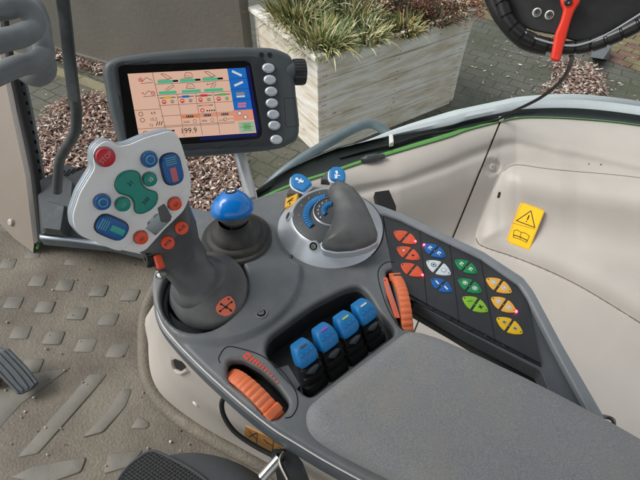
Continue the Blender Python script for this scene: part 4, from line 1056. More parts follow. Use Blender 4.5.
# window base: green frame, black seal, pale ledge -----------------------
xs = [150,190,220,255,290,330,360,400,448,467,498,524,577,640,720,800]
def curve(dy_fn, z, dz=0): return [at(x, topy(x)+dy_fn(x), z) for x in xs]
def ribbon(fns, zs_, n=5):
    rows = [catmull([at(x, topy(x)+f(x), z) for x in xs], n) for f, z in zip(fns, zs_)]
    V = []; [V.extend(r_) for r_ in rows]; w = len(rows[0]); Fs = []
    for k in range(len(rows)-1):
        for i in range(w-1): a = k*w+i; Fs.append((a, a+1, a+w+1, a+w))
    return V, Fs
I = lambda tb: (lambda x: interp([a for a, b in tb], [b for a, b in tb], x))
grn = I([(150,-2),(255,-2.0),(330,-2.2),(400,-3.4),(440,-4.4),(470,-3),(500,-.5),(800,-.3)])
blk = I([(150,-8),(220,-8),(255,-10),(290,-17),(330,-22),(360,-20),(380,-18),(400,-15.5),(448,-11),(467,-9.5),(500,-8.0),(524,-7.8),(577,-10),(640,-9.5),(800,-9)])
wht = I([(150,-8),(220,-8),(255,-10),(290,-17),(330,-22.2),(360,-20.3),(376,-19.5),(386,-24),(400,-24),(448,-25),(467,-22.5),(498,-21),(524,-21.0),(577,-24.5),(640,-24),(800,-24)])
WB = thing('side_window_frame', 'curved window base with pale ledge, black seal and bright green painted strip', 'window frame', at(448,125,-.27))
one('green_strip', ribbon([lambda x: 1.5, lambda x: .2, grn, lambda x: grn(x)-.4], [-.262, -.246, -.246, -.27]), 'green_paint', WB, sharp=60)
one('black_seal', ribbon([lambda x: 1.0, lambda x: grn(x)*.5-.2, lambda x: (grn(x)+blk(x))/2, lambda x: blk(x)-.2, lambda x: blk(x)-1.5], [-.29, -.252, -.258, -.25, -.30]), 'dark_seal', WB, sharp=60)
one('window_ledge', ribbon([lambda x: blk(x)+.5, blk, lambda x: blk(x)*.7+wht(x)*.3, lambda x: blk(x)*.25+wht(x)*.75, wht, wht], [-.30, -.2535, -.245, -.245, -.252, -.40]), 'white_ledge', WB, sharp=60)
gl = bpy.data.materials.new('window_glass'); gl.use_nodes = True; _n = gl.node_tree.nodes; _l = gl.node_tree.links; _n.remove(_n['Principled BSDF'])
_t = _n.new('ShaderNodeBsdfTransparent'); _t.inputs[0].default_value = (.93,.96,.95,1); _g = _n.new('ShaderNodeBsdfGlossy'); _g.inputs[1].default_value = .02; _m = _n.new('ShaderNodeMixShader'); _f = _n.new('ShaderNodeFresnel'); _f.inputs[0].default_value = 1.3
_l.new(_f.outputs[0], _m.inputs[0]); _l.new(_t.outputs[0], _m.inputs[1]); _l.new(_g.outputs[0], _m.inputs[2]); _l.new(_m.outputs[0], _n['Material Output'].inputs[0]); MT['window_glass'] = gl
rows = catmull([at(x, topy(x)+(blk(x)+wht(x))/2, -.25) for x in xs if x >= 330], 5); w_ = len(rows); GV = []
for k in range(7): GV += [p + Vector((0, .02*k, .13*k)) for p in rows]
one('glass_pane', (GV, [(k*w_+i, k*w_+i+1, (k+1)*w_+i+1, (k+1)*w_+i) for k in range(6) for i in range(w_-1)]), 'window_glass', WB)
# cable lying along the seal + clip + small sensor
c1 = [at(571,54,-.02+.16), at(571,62,.08), at(562,80,.0), at(540,98,-.10), at(512,112,-.20), at(497,119.5,-.244), at(470,127,-.248), at(448,131,-.248), at(420,136,-.25), at(395,144,-.25), at(368,150,-.252), at(340,158,-.255)]
tag(one('hanging_cable', tube(c1, .0035, 10), 'cable', loc=c1[0]), 'thin black cable hanging from the ribbed conduit down to the window base', 'cable')
FSn = Fr(at(375,159,-.246)); 
tag(one('wiper_sensor', tube([at(361,160,-.242), at(372,158,-.240), at(384,156,-.242)], [.006,.009,.006], 12), 'rod_paint', loc=at(375,159,-.246)), 'small grey cylinder clipped on the black window seal', 'sensor')
tag(one('cable_clip', plate(Fr(at(391,140,-.243)), Fr(at(391,140,-.243)).P([(389,136),(392.5,135.5),(393.5,144),(389.5,145)]), .006, -.006, r=.001), 'white_plastic', loc=at(391,140,-.243)), 'small white clip holding the cable on the black seal', 'clip')
tag(one('cable_clip', plate(Fr(at(501,119,-.243)), rrect(Fr(at(501,119,-.243)).uv((501,119)), .012, .008, .3, .002), .006, -.006, r=.001), 'white_plastic', loc=at(501,119,-.243)), 'small white clip at the top of the panel seam under the hanging cable', 'clip')
# handrail outside
hr = [at(256,200,-.42), at(276,178,-.36), at(300,160,-.33), at(330,142,-.31), at(356,128,-.30), at(370,124,-.30), at(382,129,-.31), at(400,143,-.34), at(420,152,-.40)]
tag(one('handrail', tube(hr, .0125, 20), 'handrail', loc=hr[0]), 'bent grey tubular grab rail outside the window beside the planter', 'handrail')

# left side of the cab -------------------------------------------------
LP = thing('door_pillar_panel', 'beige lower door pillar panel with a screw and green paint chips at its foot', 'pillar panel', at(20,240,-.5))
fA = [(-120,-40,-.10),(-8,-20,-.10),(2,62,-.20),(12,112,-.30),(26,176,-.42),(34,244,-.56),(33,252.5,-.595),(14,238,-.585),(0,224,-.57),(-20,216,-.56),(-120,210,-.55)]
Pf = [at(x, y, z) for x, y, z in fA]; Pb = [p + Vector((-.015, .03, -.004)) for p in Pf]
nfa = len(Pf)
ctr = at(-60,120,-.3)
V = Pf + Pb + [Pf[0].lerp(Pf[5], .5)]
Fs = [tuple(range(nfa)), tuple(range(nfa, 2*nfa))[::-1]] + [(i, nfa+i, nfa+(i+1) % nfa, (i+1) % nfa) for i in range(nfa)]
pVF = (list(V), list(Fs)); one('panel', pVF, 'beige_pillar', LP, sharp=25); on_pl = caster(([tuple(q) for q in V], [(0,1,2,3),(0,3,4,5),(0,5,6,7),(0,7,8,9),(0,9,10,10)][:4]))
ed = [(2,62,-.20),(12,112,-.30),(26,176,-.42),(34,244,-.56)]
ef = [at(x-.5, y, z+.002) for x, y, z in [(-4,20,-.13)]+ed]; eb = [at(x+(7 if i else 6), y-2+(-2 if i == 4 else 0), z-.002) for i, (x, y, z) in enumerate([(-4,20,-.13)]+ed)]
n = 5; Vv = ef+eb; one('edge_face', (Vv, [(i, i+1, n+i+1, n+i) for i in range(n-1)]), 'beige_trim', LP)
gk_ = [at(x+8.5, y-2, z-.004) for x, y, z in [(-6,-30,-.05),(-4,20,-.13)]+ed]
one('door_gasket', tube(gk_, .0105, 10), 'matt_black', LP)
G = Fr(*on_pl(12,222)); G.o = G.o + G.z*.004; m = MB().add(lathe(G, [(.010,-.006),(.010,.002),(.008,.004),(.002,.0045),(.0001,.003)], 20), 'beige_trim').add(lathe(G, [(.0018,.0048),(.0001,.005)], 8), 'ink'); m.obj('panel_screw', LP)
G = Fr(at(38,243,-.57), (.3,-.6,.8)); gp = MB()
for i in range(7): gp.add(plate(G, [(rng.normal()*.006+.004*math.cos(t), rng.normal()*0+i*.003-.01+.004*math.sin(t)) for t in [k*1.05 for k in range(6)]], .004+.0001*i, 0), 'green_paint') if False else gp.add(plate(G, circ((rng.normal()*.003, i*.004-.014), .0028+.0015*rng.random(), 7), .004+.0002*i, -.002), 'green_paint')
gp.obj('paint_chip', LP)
# perforated duct and grey housing
HG = thing('wiring_housing', 'dark grey plastic wiring housing at the foot of the windscreen by the door pillar', 'housing', at(50,210,-.5))
hs = [((55,182),(30,0,0),-.40),]
def lpoly(px, z): return [at(x, y, z) for x, y in px]
one('housing_block', prism(lpoly([(40,236),(36,200),(38,184),(60,172),(76,186),(80,212),(72,240)], -.56), lpoly([(44,228),(38,196),(40,180),(58,172),(72,182),(70,206),(58,230)], -.46)), 'dark_plastic', HG)
one('housing_front', prism(lpoly([(44,234),(46,200),(70,206),(64,236)], -.50), lpoly([(46,228),(48,202),(64,206),(60,230)], -.44)), 'rod_paint', HG)
dct = [at(18,70,-.28), at(22,84,-.32), at(28,112,-.38), at(35,150,-.44), at(42,190,-.52), at(50,232,-.58)]
dd_ = one('duct', tube(dct, 1.0, 12, flat=(.014, .008, (0,-1,1))), 'trim_grey', HG)
sl = MB()
for i in range(12):
    t = i/11; x0 = 22+20*t; y0 = 84+106*t; zz = -.32-.2*t
    Gs = Fr(at(x0+2.5*math.sin(t*3), y0, zz+.010), (0,-1,1), (1,0,0)); sl.add(plate(Gs, rrect((0,0), .006, .010, .3, .001), .0012, -.001), 'matt_black')
sl.obj('duct_slot', dd_)
# windscreen ledge with vent
WL = thing('windscreen_ledge', 'grey dashboard ledge with vent slots below the windscreen behind the joystick', 'ledge', at(110,235,-.55))
FWl = Fr((0,0,-.54))
lg = one('ledge', plate(FWl, rnd(FWl.P([(38,238),(40,200),(48,176),(66,163),(84,170),(100,182),(150,196),(196,208),(215,212),(260,216),(300,230),(300,300),(160,257),(110,245)]), .01, 3), 0, -.028, r=.006, seg=.02), 'trim_grey', WL)
vt = MB()
for i in range(6):
    a = (52+i*5, 184-i*2.6); b = (60+i*5, 172-i*1.2)
    A = Vector(FWl.uv(a)); B = Vector(FWl.uv(b)); D = B-A; vt.add(plate(FWl, rrect((A+B)/2, D.length, .005, math.atan2(D.y, D.x), .002), .0012, -.002), 'matt_black')
vt.obj('vent_slot', lg)
one('ledge_lip', tube([FWl.W(*FWl.uv(p), .004) for p in ((42,238),(75,241),(110,246.5),(158,257),(200,270))], .006, 10), 'silver_side', WL)
# grab hoses
GH = thing('grab_handle', 'thick looped grey rubber hoses beside the door pillar', 'hose bundle', at(20,40,-.1))
D0 = .62
def hp_(x, y, d): return atd(x, y, d)
one('hose', tube([hp_(-30,-2,.60), hp_(0,4,.60), hp_(20,6,.61), hp_(32,16,.62), hp_(33,28,.62), hp_(20,36,.60), hp_(0,41,.58), hp_(-30,50,.56)], .0138, 20), 'hose_grey', GH)
one('hose', tube([hp_(-30,12,.64), hp_(4,10,.66), hp_(28,4,.67), hp_(38,16,.67), hp_(42,40,.66), hp_(44,54,.66), hp_(36,62,.64), hp_(18,66,.62), hp_(-10,78,.60)], .0135, 20), 'hose_grey', GH)
one('hose', tube([hp_(26,40,.69), hp_(42,56,.69), hp_(45,70,.69), hp_(36,76,.68), hp_(24,70,.68)], .0150, 20), 'hose_grey', GH)
# flat bar lever with bent foot
RDt = thing('door_strut', 'dark flat bar with a bent tubular lower end in front of the windscreen', 'strut', at(60,180,-.45))
zb = lambda i: [.10, .0, -.10, -.20][i]
fb = [atd(57,-40,.66), atd(64,10,.70), atd(69.5,60,.74), atd(75.5,108,.78)]
one('flat_bar', tube(fb, 1.0, 16, flat=(.0095, .0035, (0,-.75,.65))), 'rod_paint', RDt)
one('bent_foot', tube([atd(75,100,.775), atd(76.5,116,.79), atd(75,132,.81), atd(66,148,.84), atd(60,160,.86), atd(58,176,.88), atd(57,192,.90)], .0085, 16), 'rod_paint', RDt)

# top right bracket ------------------------------------------------------
TD = .60
TB = thing('monitor_bracket', 'black mounting plate with two bolts and a red clamp lever at the top right', 'bracket', atd(570,10,TD))
nT = (-ray(570,10).normalized() + UP*.1).normalized(); FT = Fr(atd(570, 10, TD), nT)
one('plate', plate(FT, rnd(FT.P([(500,-40),(505,8),(516,24),(534,31),(556,35),(580,43),(594,43),(610,36),(630,28),(700,10),(700,-60)]), .006, 3), 0, -.012, r=.002, seg=.02), 'black_plastic', TB)
for p in ((537,12.5),(549.5,15)):
    G = Fr(FT.W(*FT.uv(p), 0), FT.z); m = MB().add(lathe(G, [(.0055,-.001),(.0055,.0012),(.0042,.0016)], 20), 'steel').add(lathe(G, [(.0042,.0012),(.004,.003),(.002,.0032),(.0016,.0012),(.0001,.0012)], 16), 'bolt_steel'); m.obj('bolt', TB)
zr = Kz(490, 0, 4.267)
lv = [zr(*p) for p in [(298,-20),(300,20),(312,45),(300,90),(275,150),(256,255),(280,266),(300,262),(318,190),(345,90),(362,45),(385,10),(390,-20)]]
rl = one('clamp_lever', plate(FT, rnd(FT.P(lv, .018), .003, 4), .022, .010, r=.004, seg=.006, sp=.01), 'red_lever', TB)
one('pivot_bolt', lathe(Fr(FT.W(*FT.uv(zr(333,10), .018), .021), FT.z), [(.0045,0),(.0045,.003),(.0025,.004),(.0001,.003)], 18), 'black_plastic', rl)
# ribbed conduit
cpx = [(494,-20),(503,6),(511,24),(528,38),(552,46),(571,48),(592,45),(616,36),(640,24),(680,2)]
cp = catmull([FT.W(*FT.uv(p, .012), .012+.004*math.sin(i)) for i, p in enumerate(cpx)], 14)
Lc = [0]; 
for a, b in zip(cp, cp[1:]): Lc.append(Lc[-1]+(b-a).length)
fine = []; rr_ = []; tot = Lc[-1]; npt = 260
for i in range(npt):
    s_ = tot*i/(npt-1); k = max(0, min(len(Lc)-2, int(np.searchsorted(Lc, s_))-1)); t = (s_-Lc[k])/max(Lc[k+1]-Lc[k], 1e-9); fine.append(cp[k].lerp(cp[k+1], t))
    ph = (s_/.0165) % 1; rr_.append(.0082 if ph < .86 else .0066)
CD = tag(one('ribbed_conduit', tube(fine, rr_, 16, sub=0), 'black_plastic', loc=fine[0], sharp=30), 'black spiral wrapped cable conduit sagging under the bracket plate', 'conduit')
cb2 = [FT.W(*FT.uv(p, .004), .004) for p in ((490,-10),(502,16),(524,40),(548,47))]
tag(one('wire_loom', tube(cb2, .011, 12), 'black_plastic', loc=cb2[0]), 'thick black wire loom behind the conduit at the left of the bracket', 'wire loom')
pw = [FT.W(*FT.uv(p, .012), .018) for p in ((524,31),(534,38),(560,45),(580,45),(604,36),(628,22),(650,8))]
tag(one('pale_wire', tube(pw, .0014, 8), 'grey_print', loc=pw[0]), 'thin pale wire running along the top of the conduit', 'wire')

# =================================================================== OUTSIDE
ZG = -1.90
def groundmat():
    m = bpy.data.materials.new('paving'); m.use_nodes = True; nt = m.node_tree; N = nt.nodes; L = nt.links; b = N['Principled BSDF']
    tc = N.new('ShaderNodeTexCoord')
    nw = N.new('ShaderNodeTexNoise'); nw.inputs['Scale'].default_value = 9; L.new(tc.outputs['Object'], nw.inputs[0])
    vm = N.new('ShaderNodeMixRGB'); vm.blend_type = 'LINEAR_LIGHT'; vm.inputs[0].default_value = .018; L.new(tc.outputs['Object'], vm.inputs[1]); L.new(nw.outputs['Color'], vm.inputs[2])
    mp = N.new('ShaderNodeMapping'); mp.inputs['Rotation'].default_value = (0,0,R(33)); L.new(vm.outputs[0], mp.inputs[0])
    br = N.new('ShaderNodeTexBrick'); br.inputs['Scale'].default_value = 1.0; br.inputs['Brick Width'].default_value = .21; br.inputs['Row Height'].default_value = .125; br.inputs['Mortar Size'].default_value = .007; br.inputs['Mortar Smooth'].default_value = .4
    br.inputs['Color1'].default_value = (*lin((92,92,82)), 1); br.inputs['Color2'].default_value = (*lin((84,84,76)), 1); br.inputs['Mortar'].default_value = (*lin((54,54,44)), 1); L.new(mp.outputs[0], br.inputs[0])
    n1 = N.new('ShaderNodeTexNoise'); n1.inputs['Scale'].default_value = 1.6; n1.inputs['Detail'].default_value = 8; L.new(tc.outputs['Object'], n1.inputs[0])
    r1 = N.new('ShaderNodeMapRange'); r1.inputs[1].default_value = .42; r1.inputs[2].default_value = .62; r1.inputs[4].default_value = .75; L.new(n1.outputs[0], r1.inputs[0])
    mx = N.new('ShaderNodeMixRGB'); mx.inputs[2].default_value = (*lin((66,70,50)), 1); L.new(r1.outputs[0], mx.inputs[0]); L.new(br.outputs[0], mx.inputs[1])
    n2 = N.new('ShaderNodeTexNoise'); n2.inputs['Scale'].default_value = 45; n2.inputs['Detail'].default_value = 5; L.new(tc.outputs['Object'], n2.inputs[0])
    r2 = N.new('ShaderNodeMapRange'); r2.inputs[1].default_value = .3; r2.inputs[2].default_value = .7; r2.inputs[3].default_value = .75; r2.inputs[4].default_value = 1.25; L.new(n2.outputs[0], r2.inputs[0])
    m2 = N.new('ShaderNodeMixRGB'); m2.blend_type = 'MULTIPLY'; m2.inputs[0].default_value = 1; L.new(mx.outputs[0], m2.inputs[1]); L.new(r2.outputs[0], m2.inputs[2])
    L.new(m2.outputs[0], b.inputs['Base Color']); b.inputs['Roughness'].default_value = .6
    bp = N.new('ShaderNodeBump'); bp.inputs['Strength'].default_value = .6; bp.inputs['Distance'].default_value = .01; bp.invert = True; L.new(br.outputs['Fac'], bp.inputs['Height']); L.new(bp.outputs[0], b.inputs['Normal'])
    return m
MT['paving'] = groundmat()
GR = MB().add(([(-60,-60,ZG),(60,-60,ZG),(60,60,ZG),(-60,60,ZG)], [(0,1,2,3)]), 'paving').obj('ground', loc=(0,0,ZG)); tag(GR, kind='structure')
defm('old_brick', (112,102,74), .8, var=.3, vs=6, bump=.4, bs=60); defm('brick_red', (108,82,70), .8, var=.25, vs=6, bump=.4, bs=60)
defm('kerb', (118,114,88), .8, var=.2, vs=6, bump=.4, bs=60, dirt=.2)
# brick path top right: rows of real bricks
bk = MB(); P0 = at(530,36,ZG); P1 = at(640,74,ZG); ex = (P1-P0).normalized(); ey = Vector((0,0,1)).cross(ex)
Fbk = Fr(P0+Vector((0,0,0)), (0,0,1), ex)
for r_ in range(9):
    for c in range(-6, 26):
        u0 = c*.205+(r_ % 2)*.10; v0 = .04+r_*.105; h = .006+.004*rng.random()
        bk.add(box(Fbk, u0, u0+.195, v0, v0+.096, -.02, h), 'old_brick' if rng.random() < .75 else 'brick_red')
tag(bk.obj('path', loc=P0, smooth=False), kind='structure')
# kerb by the wall at top left
ka = at(20,30+30,ZG); kb = at(230,138,ZG); ex = (kb-ka).normalized(); Fk2 = Fr(ka, (0,0,1), ex)
kk = MB()
for i in range(-4, 3): kk.add(box(Fk2, i*.42, i*.42+.412, -.05, .06, -.05, .03+.003*rng.random()), 'kerb')
tag(kk.obj('kerb', loc=ka, smooth=False), kind='structure')
# grey wall
defm('wall_grey', (104,101,93), .45, var=.12, vs=1.6, bump=.15, bs=30, dirt=.12)
wa = at(-60,20,ZG); w0 = at(51,51,ZG); w1 = at(100,65,ZG); ex = (w1-w0).normalized(); Fw = Fr(w0, (0,0,1), ex)
Fw.uv((51,51)); _fz = Fr(w0, Fw.y, ex); WLEN = _fz.uv((243.5,40))[0]; print('wlen', WLEN)
wl = thing('grey_wall', 'smooth dirty grey panel wall standing behind the monitor and the planter', 'wall', w0)
one('wall_panel', box(Fw, -3.5, WLEN, 0.0, .12, 0, 2.4), 'wall_grey', wl, smooth=False)
one('base_rail', box(Fw, -3.5, WLEN-.01, -.03, -.002, 0, .07), 'wall_grey', wl, smooth=False)

# planter ---------------------------------------------------------------
def woodmat():
    m = bpy.data.materials.new('whitewashed_wood'); m.use_nodes = True; nt = m.node_tree; N = nt.nodes; L = nt.links; b = N['Principled BSDF']
    tc = N.new('ShaderNodeTexCoord'); mp = N.new('ShaderNodeMapping'); mp.inputs['Scale'].default_value = (1.6,1.6,13); L.new(tc.outputs['Object'], mp.inputs[0])
    n1 = N.new('ShaderNodeTexNoise'); n1.inputs['Scale'].default_value = 1.5; n1.inputs['Detail'].default_value = 10; n1.inputs['Roughness'].default_value = .7; n1.inputs['Distortion'].default_value = .6; L.new(mp.outputs[0], n1.inputs[0])
    c1 = N.new('ShaderNodeValToRGB'); e = c1.color_ramp.elements; e[0].position = .26; e[0].color = (*lin((168,152,124)), 1); e[1].position = .56; e[1].color = (*lin((236,234,226)), 1); x = e.new(.42); x.color = (*lin((214,204,184)), 1); x = e.new(.72); x.color = (*lin((244,244,240)), 1); L.new(n1.outputs[0], c1.inputs[0])
    n2 = N.new('ShaderNodeTexNoise'); n2.inputs['Scale'].default_value = 3.5; n2.inputs['Detail'].default_value = 6; L.new(tc.outputs['Object'], n2.inputs[0])
    r2 = N.new('ShaderNodeMapRange'); r2.inputs[1].default_value = .5; r2.inputs[2].default_value = .72; r2.inputs[4].default_value = .6; L.new(n2.outputs[0], r2.inputs[0])
    mx = N.new('ShaderNodeMixRGB'); mx.inputs[2].default_value = (*lin((186,172,140)), 1); L.new(r2.outputs[0], mx.inputs[0]); L.new(c1.outputs[0], mx.inputs[1])
    vo = N.new('ShaderNodeTexVoronoi'); vo.inputs['Scale'].default_value = 4.5; mp2 = N.new('ShaderNodeMapping'); mp2.inputs['Scale'].default_value = (1,1,2.2); L.new(tc.outputs['Object'], mp2.inputs[0]); L.new(mp2.outputs[0], vo.inputs[0])
    r3 = N.new('ShaderNodeMapRange'); r3.inputs[1].default_value = .05; r3.inputs[2].default_value = .10; r3.inputs[3].default_value = .6; r3.inputs[4].default_value = 0; L.new(vo.outputs['Distance'], r3.inputs[0])
    m3 = N.new('ShaderNodeMixRGB'); m3.inputs[2].default_value = (*lin((96,88,80)), 1); L.new(r3.outputs[0], m3.inputs[0]); L.new(mx.outputs[0], m3.inputs[1])
    L.new(m3.outputs[0], b.inputs['Base Color']); b.inputs['Roughness'].default_value = .75
    bp = N.new('ShaderNodeBump'); bp.inputs['Strength'].default_value = .5; bp.inputs['Distance'].default_value = .004; L.new(n1.outputs[0], bp.inputs['Height']); L.new(bp.outputs[0], b.inputs['Normal'])
    return m
MT['wood'] = woodmat()
ZT = -1.08
k0 = at(318,60,ZT); kl = at(246,13,ZT); kr = at(477,9,ZT)
ex = (kr-k0); ex.z = 0; ex.normalize(); ey = Vector((0,0,1)).cross(ex)
WX = (kr-k0).dot(ex); WY = (kl-k0).dot(ey); Fp = Fr((k0.x, k0.y, ZG), (0,0,1), ex); HT = ZT-ZG
print('planter', WX, WY, (kl-k0).dot(ex), HT)
PL = thing('wooden_planter', 'large whitewashed timber planter box standing on the paving', 'planter', (k0.x, k0.y, ZG))
tp = .035      # the box narrows a little towards its foot
nb = 5; bh2 = HT/nb
fb_ = MB(); sb_ = MB()
for i in range(nb):
    z0 = i*bh2+.002; z1_ = (i+1)*bh2-.003
    def ins(z): return tp*(1-z/HT)
    def slab(o0, o1, t0, t1, mbx, axis):
        a0 = ins(z0); a1 = ins(z1_)
        if axis == 0: lo = [(a0, a0), (WX-a0, a0), (WX-a0, a0+.03), (a0, a0+.03)]; hi = [(a1, a1), (WX-a1, a1), (WX-a1, a1+.03), (a1, a1+.03)]
        else: lo = [(a0-.004, a0+.004), (a0+.026, a0+.004), (a0+.026, WY-a0), (a0-.004, WY-a0)]; hi = [(a1-.004, a1+.004), (a1+.026, a1+.004), (a1+.026, WY-a1), (a1-.004, WY-a1)]
        mbx.add(prism([Fp.W(u, v, z0) for u, v in lo], [Fp.W(u, v, z1_) for u, v in hi]), 'wood')
    slab(0,0,0,0, fb_, 0); slab(0,0,0,0, sb_, 1)
for i in range(nb):
    for u in (.05, .07, WX*.5, WX-.06, WX-.08):
        for dz in (.03, bh2-.035):
            z = i*bh2+dz; a = tp*(1-z/HT); fb_.add(lathe(Fr(Fp.W(u if u < .3 or u > WX-.3 else u, a-.001, z), -Fp.y), [(.005,-.002),(.004,.0008),(.0001,.0012)], 8), 'bolt_steel')
fb_.obj('front_boards', PL, smooth=False); sb_.obj('side_boards', PL, smooth=False)
rs = MB().add(box(Fp, WX-.03, WX, .03, WY, .03, HT-.001), 'wood').add(box(Fp, 0, WX, WY-.03, WY+.001, .03, HT-.001), 'wood'); rs.obj('rear_boards', PL, smooth=False)
rim_ = MB().add(box(Fp, -.03, .06, -.01, WY+.03, HT+.001, HT+.026), 'wood'); rim_.obj('rim_board', PL, smooth=False)
one('soil', plate(Fp, [(.03,.031),(WX-.031,.031),(WX-.031,WY-.031),(.03,WY-.031)], HT-.06, HT-.3, sp=.06, hf=lambda u, v: .035*noise.noise(Vector((u*4, v*4, 0)))+.03), 'soil', PL)
# plants
def clump(name, label, u, v, n, L0, spread, mats, gp=None, hmul=1.0):
    c = Fp.W(u, v, HT-.04); m = MB()
    for i in range(n):
        a = rng.random()*6.283; r0 = spread*.35*math.sqrt(rng.random()); b = c + Vector((r0*math.cos(a), r0*math.sin(a), 0))
        a2 = a + rng.normal()*.7; ln_ = L0*(.55+.6*rng.random()); out = .35+.75*rng.random(); w = .0050*(.7+.6*rng.random())
        dr = Vector((math.cos(a2), math.sin(a2), 0)); sd = Vector((-dr.y, dr.x, 0)); V = []; K = 6
        for k in range(K+1):
            t = k/K; ph = out*1.9*t; p = b + dr*(ln_*t*math.sin(min(out, 1.3))*.9) + Vector((0,0,1))*(ln_*(t*math.cos(out*.7) - .62*out*t*t)*hmul)
            ww = w*(1-t)**.6*(.6+1.2*t*(1-t)*2)+.0004; V += [p-sd*ww, p+sd*ww+Vector((0,0,.002))]
        m.add((V, [(2*k, 2*k+1, 2*k+3, 2*k+2) for k in range(K)]), mats[int(rng.random()**1.1*len(mats))])
    return tag(m.obj(name, loc=c), label, 'plant', gp)
gm = ['leaf_green', 'leaf_pale', 'leaf_straw', 'leaf_pale', 'leaf_green', 'leaf_dark']
clump('grass_plant', 'pale striped grass plant spilling over the near corner of the planter', .16, .20, 900, .26, .46, gm, 'striped grasses in the planter')
clump('grass_plant', 'pale striped grass plant at the far left end of the planter', .20, .62, 850, .30, .45, gm, 'striped grasses in the planter')
clump('grass_plant', 'darker green grass plant in the middle of the planter', .58, .42, 520, .24, .5, ['leaf_dark', 'leaf_green', 'leaf_dark', 'leaf_pale', 'leaf_straw'], 'striped grasses in the planter')
clump('grass_plant', 'straw coloured half dead grass tuft between the striped grass and the shrubs', .46, .14, 420, .20, .42, ['leaf_pale', 'leaf_dark', 'leaf_straw', 'leaf_green', 'leaf_pale'], 'striped grasses in the planter')
clump('grass_plant', 'low dark green tuft at the middle of the front edge of the planter', .78, .10, 420, .16, .42, ['leaf_dark', 'leaf_straw', 'leaf_green', 'leaf_straw', 'twig'], 'striped grasses in the planter')
clump('grass_plant', 'low dark brownish tuft near the right end of the planter front', 1.08, .10, 420, .15, .42, ['leaf_dark', 'twig', 'leaf_dark', 'dead_leaf'], 'striped grasses in the planter')
clump('grass_plant', 'tall green grass plant at the back of the planter behind the near one', .5, .80, 420, .30, .5, ['leaf_dark', 'leaf_green', 'leaf_pale'], 'striped grasses in the planter')
def shrub(label, u, v, n, sp_, hh_):
    c = Fp.W(u, v, HT-.05); t = thing('flower_shrub', label, 'plant', c, 'withered shrubs in the planter'); lf = MB(); tw = MB()
    for i in range(n):
        a = rng.random()*6.283; r0 = sp_*math.sqrt(rng.random()); tip = c + Vector((r0*math.cos(a)*1.25, r0*math.sin(a)*.8, hh_*(.35+.65*rng.random())*(1.1-r0/sp_*.5)))
        tw.add(tube([c+Vector((r0*.3*math.cos(a), r0*.3*math.sin(a), 0)), (c+tip)/2+Vector((0,0,.03)), tip], .0028, 5, sub=2), 'twig')
        mt = ['dead_leaf', 'dead_pale', 'dead_leaf', 'leaf_dark', 'dead_pale'][int(rng.random()*5)]
        for k in range(26):
            d = Vector(rng.normal(size=3))*.026; x = Vector(rng.normal(size=3)).normalized(); y = x.cross(Vector(rng.normal(size=3))).normalized(); s_ = .006+.007*rng.random(); p = tip+d
            lf.add(([p-x*s_, p-y*s_*.6, p+x*s_, p+y*s_*.6], [(0,1,2,3)]), mt)
    tw.obj('stems', t); lf.obj('flower_heads', t, smooth=False)
shrub('withered reddish brown shrub in the middle of the planter', .92, .34, 42, .22, .22)
shrub('withered brown shrub at the right end of the planter drooping over its edge', 1.22, .12, 60, .26, .16)
shrub('withered pinkish shrub further back at the right of the planter', 1.10, .48, 55, .30, .26)

# leaf litter -------------------------------------------------------------
def litter(name, polys, n, label, size=.03, zt=.05):
    m = MB(); cs = []
    for poly in polys:
        P = [at(x, y, ZG) for x, y in poly]; xs_ = [p.x for p in P]; ys_ = [p.y for p in P]; pl = [(p.x, p.y) for p in P]; k = 0
        m.add(plate(Fr((0,0,ZG)), rnd(pl, .15, 4), .006, -.01, sp=.12, hf=lambda u, v: .012*noise.noise(Vector((u*3, v*3, 5)))), 'litter_bed')
        while k < n:
            q = np.stack([rng.uniform(min(xs_), max(xs_), 500), rng.uniform(min(ys_), max(ys_), 500)], 1); edge = 1
            q = q[inside(q, pl)]
            for (x, y) in q[:n-k]:
                s_ = size*(.5+rng.random()); a = rng.random()*6.283; tl = rng.normal()*.35; t2 = rng.normal()*.3
                d1 = Vector((math.cos(a), math.sin(a), tl)).normalized(); d2 = Vector((-math.sin(a), math.cos(a), t2)).normalized(); c = Vector((x+rng.normal()*.03, y+rng.normal()*.03, ZG+.016+zt*rng.random()**2)); w = .22+.2*rng.random(); cr = Vector((0,0,1))*s_*.18
                m.add(([c-d1*s_, c-d2*s_*w+cr, c+d2*s_*w+cr, c+d1*s_], [(0,1,2), (1,3,2)]), ['chip_a','chip_b','chip_c','chip_a','chip_d'][int(rng.random()*5)])
            k += len(q[:n-k])
    o = m.obj(name, loc=Vector(m.v[0]), smooth=False); return tag(o, label, 'leaf litter', kind='stuff')
litter('leaf_litter', [[(38,130),(52,112),(76,98),(110,95),(180,110),(235,140),(246,165),(240,200),(215,235),(150,250),(60,230),(30,180)]], 17000, 'dense bed of dry brown leaves and bark on the paving beyond the windscreen', .021)
litter('leaf_litter', [[(50,52),(70,56),(104,68),(140,80),(138,86),(104,76),(70,65),(48,58)]], 700, 'thin line of dry leaves along the foot of the grey wall', .024)
litter('leaf_litter', [[(553,64),(572,62),(590,68),(600,78),(604,96),(560,100),(540,96),(556,80)]], 2400, 'heap of dry brown leaves on wet paving below the black conduit', .020)
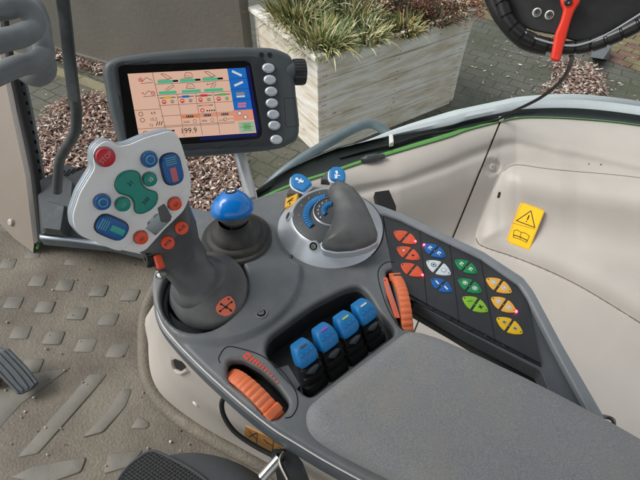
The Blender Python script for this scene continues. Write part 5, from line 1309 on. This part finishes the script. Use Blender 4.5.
# scattered single leaves
m = MB()
for i in range(260):
    x, y = (rng.uniform(470, 660), rng.uniform(40, 110)) if rng.random() < .6 else (rng.uniform(30, 320), rng.uniform(70, 210))
    c = at(x, y, ZG+.012); s_ = .02*(.4+rng.random()); a = rng.random()*6.3; d1 = Vector((math.cos(a), math.sin(a), .1)); d2 = Vector((-math.sin(a), math.cos(a), .2))
    m.add(([c-d1*s_, c-d2*s_*.35, c+d1*s_, c+d2*s_*.35], [(0,1,2,3)]), ['chip_b','chip_d','chip_a'][i % 3])
tag(m.obj('leaf_litter', loc=at(560,60,ZG), smooth=False), 'single pale leaves scattered thinly over the grey paving', 'leaf litter', kind='stuff')
# small grey post foot by the path
tag(one('marker_block', prism([at(592,58,ZG), at(608,60,ZG), at(606,50,ZG), at(592,48,ZG)], [at(590,57,ZG+.12), at(603,59,ZG+.12), at(612,46,ZG+.12), at(596,45,ZG+.12)]), 'trim_grey', loc=at(600,55,ZG)), 'small pale grey block standing by the brick path', 'block')

# unseen cab roof, added and sized to keep zenith light off the interior
defm('shade_roof_lining', (150,146,140), .8)
tag(one('added_shade_roof', box(Fr((0,0,0)), -1.0, .50, -1.35, .06, .92, 1.0), 'shade_roof_lining', loc=(0,-.4,.92)), kind='structure')
# =================================================================== LIGHT
SUN_EL, SUN_AZ = R(50), R(-86)      # azimuth measured from +Y towards +X
w = bpy.data.worlds.new('World'); scene.world = w; w.use_nodes = True; nt = w.node_tree; N = nt.nodes; L = nt.links
sky = N.new('ShaderNodeTexSky'); sky.sky_type = 'NISHITA'; sky.sun_disc = False; sky.sun_elevation = SUN_EL; sky.sun_rotation = SUN_AZ; sky.air_density = 1.0; sky.dust_density = 3.0; sky.ozone_density = 1.0
hs_ = N.new('ShaderNodeHueSaturation'); hs_.inputs['Saturation'].default_value = .16
L.new(sky.outputs[0], hs_.inputs['Color']); L.new(hs_.outputs[0], N['Background'].inputs[0]); N['Background'].inputs[1].default_value = .15
sl_ = bpy.data.lights.new('sun', 'SUN'); sl_.energy = 1.4; sl_.angle = R(28); sl_.color = (1, .97, .93); so_ = bpy.data.objects.new('sun', sl_); COL.objects.link(so_)
d = Vector((math.sin(SUN_AZ)*math.cos(SUN_EL), math.cos(SUN_AZ)*math.cos(SUN_EL), math.sin(SUN_EL)))
so_.rotation_euler = d.to_track_quat('Z', 'Y').to_euler(); so_.location = d*5
vs_ = scene.view_settings; vs_.view_transform = 'Standard'; vs_.look = 'None'; vs_.exposure = .42; vs_.gamma = 1
for o in scene.objects:
    if 'base' in o.keys(): del o['base']
